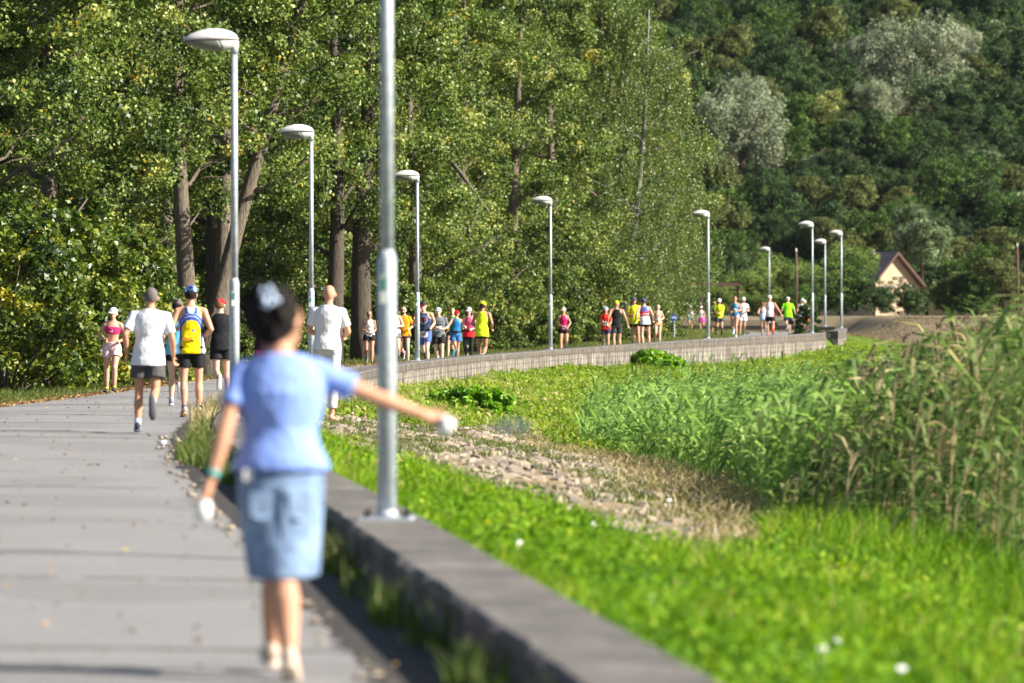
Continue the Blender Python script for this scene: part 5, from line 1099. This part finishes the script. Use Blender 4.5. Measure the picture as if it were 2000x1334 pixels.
stand(374, 557, 78, 0, mk(RUND, vox=.010, skin=(.55, .29, .18), L=(-4, 10, -10), Rt=(4, 12, 0), AL=(-12, 24, 115, 25), AR=(-22, 20, 95, 28), hair=(.02, .015, .012), cap=(BC, 1), top=('singlet', YB, -.10, .014), bottom=('shorts', BLACK, .62, .008), socks=((.04, .06, .16), .83), shoe=((.50, .36, .25), (.72, .45, .22)), label='tall runner from behind in a yellow and blue singlet and blue and white cap', extra=e4))
# 5 black tee red cap
stand(433, 582, 99, 0, mk(RUNC, vox=.010, skin=FAIR, L=(-8, 62, -85), Rt=(-2, 8, 0), AL=(-5, 12, 60, 10), AR=(-15, 16, 70, 20), hair=(.2, .1, .05), cap=((.55, .015, .02), 1, (.4, .01, .01)), top=('tee', BLACK, -.10, .026, .75), bottom=('shorts', BLACK, .55, .035), socks=((.04, .05, .06), .84), shoe=((.10, .13, .11), (.5, .5, .5)), head=(-25, 0), label='runner from behind in a black tee and red cap, beside the tall lamp pole'))
# 6 hidden dark runner
stand(512, 592, 108, 0, mk(RUND, skin=TAN, hair=(.03, .02, .015), top=('tee', (.03, .012, .02), -.10, .03, .6), bottom=('shorts', (.35, .02, .03), .5, .03), label='runner in dark clothes mostly hidden behind the head of the woman in blue'))
# 1b pink woman
PINK = cloth((.68, .03, .16)); 
def e1(e, T, H, arms, legs):
    q = MB()
    for i, (x0, h_) in enumerate(((-.030, .016), (-.008, .028), (.014, .042))): q.add([(x0, 0, 0), (x0 + .017, 0, 0), (x0 + .006, 0, h_), (x0 - .008, 0, h_)], [(0, 1, 2, 3)])
    o = q.build('bra_logo', WHITEP, e); o.location = T((.0, .138, .315)); o.rotation_euler = (0, 0, R(180))
stand(215, 600, 107, 180, mk(RUNC, fem=1, vox=.010, skin=(.60, .33, .22), L=(24, 34, 10), Rt=(-4, 10, 0), AL=(-15, 26, 95, 30), AR=(-20, 30, 105, 45), hair=(.45, .30, .12), hairstyle='tail', cap=((.8, .78, .76), 1), top=('bra', PINK), bottom=('shorts', (.72, .50, .52), .42, .03, .12), socks=((.7, .7, .05), .86), shoe=((.03, .03, .04), (.05, .05, .05)), label='woman running forwards in a pink sports bra, pale pink shorts and white cap', extra=e1))
# 7 bald man white tee pale jeans
JEANS = cloth((.50, .54, .58), 'pale_jeans')
stand(633, 555, 76, 0, mk(RUNA, vox=.010, wide=1.05, skin=(.52, .27, .18), L=(0, 3, 0), Rt=(3, 4, 0), AL=(12, 16, 75, 35), AR=(12, 18, 75, 35), lean=0, top=('tee', cloth((.74, .73, .76)), -.04, .022, .7), bottom=('jeans', JEANS, 1, .02, .10), shoes=0, label='bald man standing with his back turned in a white tee and pale jeans'), zf=.012)
# the numbered group
def R_(px, yh, d, face, pose, label, dx=0, **k): return stand(px, yh, d, face, mk(pose, label=label, **k), dx=dx)
SG = (.02, .012, .01)
R_(721, 607, 164, 180, RUNC, 'woman in a white tank top with race number 954 and black shorts, dark sunglasses', fem=1, skin=TAN, hair=(.06, .035, .02), hairstyle='tail', glasses=SG, top=('singlet', (.66, .67, .70), -.02, .012), bottom=('shorts', BLACK, .32, .035), bib=('954', 1.10, .155, .21, .13), bibcol=(.72, .74, .78))
R_(772, 596, 160, 180, RUND, 'bald man in white shirt with race number 189 beside the blurred lamp post', skin=FAIR, top=('singlet', (.75, .74, .74), -.08, .024), bottom=('shorts', (.12, .12, .13), .32, .03), bib=('189', 1.12, .155, .22, .13))
R_(791, 598, 163, 180, RUNC, 'bearded man in an orange tee and sunglasses behind the man with number 189', skin=FAIR, glasses=True, beard=(.06, .03, .02), hair=(.07, .04, .03), top=('tee', (.80, .28, .01), -.10, .026, .7), bottom=('shorts', (.03, .03, .05), .32, .02))
NAVY = pattern('navy_singlet', (.035, .055, .13), [((.5, .5, .55), 'ell', (0, 1.26, .105, .10, .80)), ((.55, .06, .07), 'box', (-.09, .09, 0, None, 1.25, 1.28)), ((.6, .6, .62), 'box', (-.09, .09, 0, None, 1.20, 1.22)), ((.02, .02, .03), 'box', (-.03, .03, 0, None, 1.20, 1.33))])
BLSH = pattern('blue_white_tights', (.07, .13, .42), [((.7, .72, .8), 'box', (-.02, .02, None, None, None, None))])
R_(833, 588, 153, 180, RUNA, 'muscular runner in dark navy singlet and cap, number 930 on his shorts', wide=1.12, skin=FAIR, cap=((.03, .02, .03), 1, (.15, .01, .03)), glasses=True, top=('singlet', NAVY, .0, .02), bottom=('shorts', BLSH, .62, .006), bib=('930', .90, .165, .20, .15), bibcol=(.68, .69, .66), socks=((.5, .5, .5), .8))
R_(824, 594, 168, 180, RUND, 'man whose face shows between the lamp pole and navy singlet runner', skin=(.6, .32, .22), hair=(.04, .03, .02), top=('tee', (.05, .05, .07), -.1, .02), bottom=('shorts', BLACK, .5, .02))
GS = pattern('grey_striped_tee', (.16, .17, .19), [((.09, .10, .12), 'box', (None, None, None, None, 1.30, 1.33)), ((.09, .10, .12), 'box', (None, None, None, None, 1.20, 1.24)), ((.09, .10, .12), 'box', (None, None, None, None, 1.0, 1.05))])
R_(859, 600, 160, 180, RUNC, 'runner in a grey tee and pale cap with race number 951', wide=1.1, skin=FAIR, cap=((.55, .56, .6), 1), top=('tee', GS, -.08, .026, .7), bottom=('shorts', BLACK, .62, .035), bib=('951', 1.10, .165, .21, .15), bibcol=(.66, .70, .76), socks=((.7, .7, .75), .8))
R_(882, 601, 180, 180, RUND, 'woman whose face shows behind the red cap of the runner in blue', fem=1, skin=FAIR, hair=(.05, .035, .025), top=('singlet', (.03, .25, .07), -.02, .012), bottom=('shorts', BLACK, .32, .02))
BT = pattern('blue_teal_singlet', (.015, .14, .34), [((.03, .22, .45), 'box', (None, None, None, None, 1.34, 1.6))])
R_(888, 606, 172, 0, RUND, 'small runner from behind in a blue singlet, blue shorts and red cap worn backwards', skin=TAN, AL=(-30, 26, 60, 10), AR=(-20, 24, 45, 10), cap=((.72, .01, .015), -1), top=('singlet', BT, .02, .016), bottom=('shorts', (.05, .17, .46), .5, .05), belt=(.03, .03, .03), socks=((.03, .05, .09), .84), shoe=((.12, .42, .5), (.12, .42, .5)))
R_(915, 600, 168, 180, RUNC, 'dark haired woman in pink top, red skirt and black tights', fem=1, skin=(.66, .42, .34), hair=(.02, .012, .01), hairstyle='long', cap=((.75, .68, .70), 1), glasses=SG, top=('singlet', (.65, .07, .18), .04, .012), bottom=('tights', BLACK), overskirt=(.70, .02, .03), belt=(.03, .02, .02))
R_(940, 588, 161, 0, RUNC, 'runner from behind in a neon yellow singlet and neon cap', wide=1.05, skin=(.42, .21, .13), AL=(-10, 20, 80, 20), AR=(-15, 22, 80, 20), hair=(.05, .03, .02), cap=((.75, .90, .02), 1), top=('singlet', (.72, .92, .02), -.14, .022), bottom=('shorts', (.035, .03, .035), .36, .03))
# middle group
R_(1101, 600, 192, 180, RUND, 'woman alone in a magenta singlet and pale visor cap by the middle street lamp', fem=1, skin=TAN, AL=(-20, 25, 80, 40), AR=(-20, 30, 100, 50), hair=(.15, .08, .05), hairstyle='tail', cap=((.72, .60, .54), 1), glasses=True, top=('singlet', (.45, .01, .11), -.05, .014), bottom=('shorts', BLACK, .38, .01), bib=('937', .98, .16, .17, .13), bibcol=(.3, .3, .33))
R_(1183, 599, 200, 180, RUNC, 'runner in a red tee half hidden behind the man in black tank top', fem=1, skin=TAN, hair=(.2, .12, .06), cap=((.35, .42, .7), 1), top=('tee', (.75, .03, .015), -.1, .02, .5), bottom=('shorts', (.02, .03, .06), .6, .01), bib=('914', 1.08, .155, .2, .16))
R_(1204, 587, 195, 0, RUND, 'broad man from behind in a black tank top, black shorts and neon cap', wide=1.15, skin=(.48, .25, .16), AL=(-20, 22, 60, 10), AR=(-8, 24, 30, 10), L=(-6, 10, 0), Rt=(4, 10, 0), cap=((.60, .80, .02), 1), top=('singlet', BLACK, -.02, .016), bottom=('shorts', (.04, .04, .045), .62, .012))
R_(1243, 580, 206, 180, RUNC, 'man in a yellow tee, dark cap and sunglasses beside the striped singlet runner', skin=(.45, .22, .14), glasses=True, cap=((.06, .07, .12), 1), top=('tee', (.72, .72, .03), -.1, .024, .6), bottom=('shorts', BLACK, .42, .03))
ST = pattern('blue_red_white_singlet', (.68, .70, .74), [((.06, .12, .42), 'box', (None, None, None, None, 1.28, 1.7)), ((.62, .03, .05), 'box', (None, None, None, None, 1.12, 1.28)), ((.7, .66, .7), 'box', (None, None, None, None, 1.185, 1.205))])
R_(1262, 582, 204, 0, RUNA, 'runner from behind in a blue, red and white striped singlet and blue cap', wide=1.04, skin=(.55, .32, .24), AL=(-28, 26, 75, 10), AR=(-10, 24, 60, 10), L=(-6, 10, 0), Rt=(12, 14, 0), spread=6, hair=(.1, .06, .04), cap=((.04, .09, .40), 1), top=('singlet', ST, -.10, .02), bottom=('shorts', BLACK, .32, .03))
PE = pattern('peach_singlet', (.85, .42, .28), [((.7, .6, .6), 'box', (-.07, .07, 0, None, 1.02, 1.18))])
R_(1284, 594, 214, 180, RUNC, 'woman in a peach singlet and short orange shorts', fem=1, skin=FAIR, AL=(-20, 26, 100, 50), AR=(-15, 20, 95, 50), hair=(.06, .03, .02), top=('singlet', PE, -.06, .014), bottom=('shorts', (.80, .25, .09), .25, .02), bib=('922', 1.06, .155, .14, .12))
# far group
R_(1349, 596, 345, 180, RUNC, 'distant runner in a light blue singlet left of the magenta skirt runner', skin=TAN, cap=((.65, .68, .65), 1), top=('singlet', (.42, .58, .72), -.1, .018), bottom=('shorts', (.05, .08, .14), .35, .03), vox=.018)
R_(1371, 597, 340, 180, RUND, 'distant woman in a white singlet and bright magenta skirt', fem=1, skin=TAN, hair=(.05, .03, .02), cap=((.72, .70, .70), 1), top=('singlet', (.74, .70, .72), -.02, .014), bottom=('skirt', (.62, .015, .34), .25, .03), vox=.018)
NV = pattern('neon_vest_tee', (.62, .85, .015), [(BLACK, 'box', (-.10, -.07, 0, None, 1.15, 1.5)), (BLACK, 'box', (.07, .10, 0, None, 1.15, 1.5)), (BLACK, 'box', (-.10, .10, 0, None, 1.17, 1.20)), (BLACK, 'box', (-.15, .15, 0, None, .98, 1.01))])
R_(1405, 583, 247, 180, RUNC, 'runner in a neon yellow tee with black vest straps and black knee socks', skin=TAN, cap=((.8, .8, .8), 1), top=('tee', NV, -.08, .024, .6), bottom=('shorts', (.03, .04, .07), .5, .035), socks=(BLACK, .15), shoe=(BLACK, BLACK), vox=.014)
R_(1395, 588, 264, 180, RUND, 'runner mostly hidden behind the neon tee runner', skin=(.4, .2, .12), hair=(.05, .03, .02), top=('tee', (.10, .08, .05), -.1, .02), bottom=('shorts', (.05, .05, .06), .5, .02), vox=.016)
BW = pattern('blue_tank_number', (.015, .17, .36), [((.68, .7, .72), 'box', (-.075, .075, 0, None, 1.08, 1.24))])
R_(1434, 578, 243, 180, RUNC, 'woman in a blue tank top and pink shorts with red sunglasses', fem=1, skin=(.55, .30, .20), hair=(.04, .02, .015), hairstyle='up', glasses=(.25, .02, .02), top=('singlet', (.015, .17, .36), -.03, .016), bottom=('shorts', (.72, .36, .42), .28, .02), bib=('906', 1.14, .155, .17, .16), shoe=((.35, .5, .75), (.7, .7, .8)), vox=.014)
R_(1449, 580, 246, 180, RUND, 'runner in a white tee and white shorts right of the woman in blue tank top', skin=TAN, cap=((.70, .66, .62), 1), top=('tee', (.70, .74, .80), -.08, .022, .55), bottom=('shorts', (.66, .72, .80), .5, .03), vox=.014)
R_(1493, 589, 253, 0, RUNC, 'woman in pale blue partly hidden behind the white and red singlet runner', fem=1, skin=FAIR, hair=(.2, .1, .05), hairstyle='tail', top=('singlet', (.40, .60, .82), -.12, .014), bottom=('shorts', (.4, .6, .8), .25, .01), vox=.014)
WR = pattern('white_red_singlet', (.66, .67, .72), [((.55, .02, .07), 'absx', (.135, 1.25))])
R_(1505, 577, 247, 0, RUNA, 'runner from behind in a white singlet with dark red sides and black shorts', wide=1.08, skin=(.52, .27, .18), AL=(-20, 34, 50, 10), AR=(-12, 34, 30, 10), spread=4, cap=((.8, .8, .82), 1), top=('singlet', WR, -.06, .02), bottom=('shorts', BLACK, .5, .035), shoe=((.75, .12, .02), (.75, .12, .02)), vox=.014)
R_(1539, 580, 255, 0, RUNB, 'runner from behind in a bright lime green tee and white cap', wide=1.06, skin=(.55, .30, .2), AL=(-12, 22, 50, 10), AR=(-12, 24, 45, 10), cap=((.78, .76, .72), 1), top=('tee', (.25, .85, .01), -.10, .03, .6), bottom=('shorts', (.02, .03, .06), .55, .035), vox=.014)
R_(1567, 583, 268, 0, RUNC, 'runner in white partly hidden behind the orange runner', skin=FAIR, cap=((.7, .7, .72), 1), top=('singlet', (.66, .68, .74), -.08, .02), bottom=('shorts', (.1, .1, .12), .4, .02), vox=.016)
R_(1574, 586, 262, 0, RUND, 'runner from behind dressed all in orange with a pale cap', skin=TAN, wide=1.05, cap=((.68, .7, .72), 1), top=('singlet', (.90, .22, .01), -.02, .02), bottom=('shorts', (.85, .12, .01), .6, .05), belt=(.7, .12, .01), vox=.014)
x = (1640 - 1000) / F * 420; person(x, 420, CAMZ - (592 - HOR) / F * 420, -.30, 200, mk(RUNC, fem=1, skin=TAN, hair=(.08, .03, .02), top=('singlet', (.55, .35, .42), -.02, .014), bottom=('shorts', (.45, .05, .12), .4, .02), label='tiny far figure in pink beside the rightmost lamp pole', vox=.02))
bake_blobs()
# thrown water: a loose cloud of droplets
WAT, t, b = new_mat('water_drops'); b.inputs['Transmission Weight'].default_value = 1.0; b.inputs['Roughness'].default_value = .02; b.inputs['IOR'].default_value = 1.33; b.inputs['Base Color'].default_value = (.9, .95, 1, 1)
r2 = random.Random(9); q = MB()
for i in range(150):
    a = r2.uniform(0, 6.28); rad = r2.random() ** .5; sx_ = .085 * rad * math.cos(a); sz_ = .035 * rad * math.sin(a); s = r2.uniform(.002, .0055)
    q.ell(((1000 - 1000) / F * 24 + sx_, 24 + r2.uniform(-.05, .05), CAMZ - (832 - HOR) / F * 24 + sz_), (s * 1.4, s, s), 7, 5)
tag(q.build('water_splash', WAT, None, True), 'small splash of water drops flying from the cup to the right', None, None, 'stuff')
# ------------------------------------------------------------------ air
q = MB(); q.box(-460, 460, -14, 760, -6, 170)
hm = bpy.data.materials.new('air_haze'); hm.use_nodes = True; t = hm.node_tree; t.nodes.clear(); o_ = t.nodes.new('ShaderNodeOutputMaterial'); v = t.nodes.new('ShaderNodeVolumePrincipled')
v.inputs['Color'].default_value = (.78, .88, 1, 1); v.inputs['Density'].default_value = .00002; v.inputs['Anisotropy'].default_value = .2; t.links.new(v.outputs[0], o_.inputs['Volume'])
tag(q.build('haze', hm), kind='stuff')
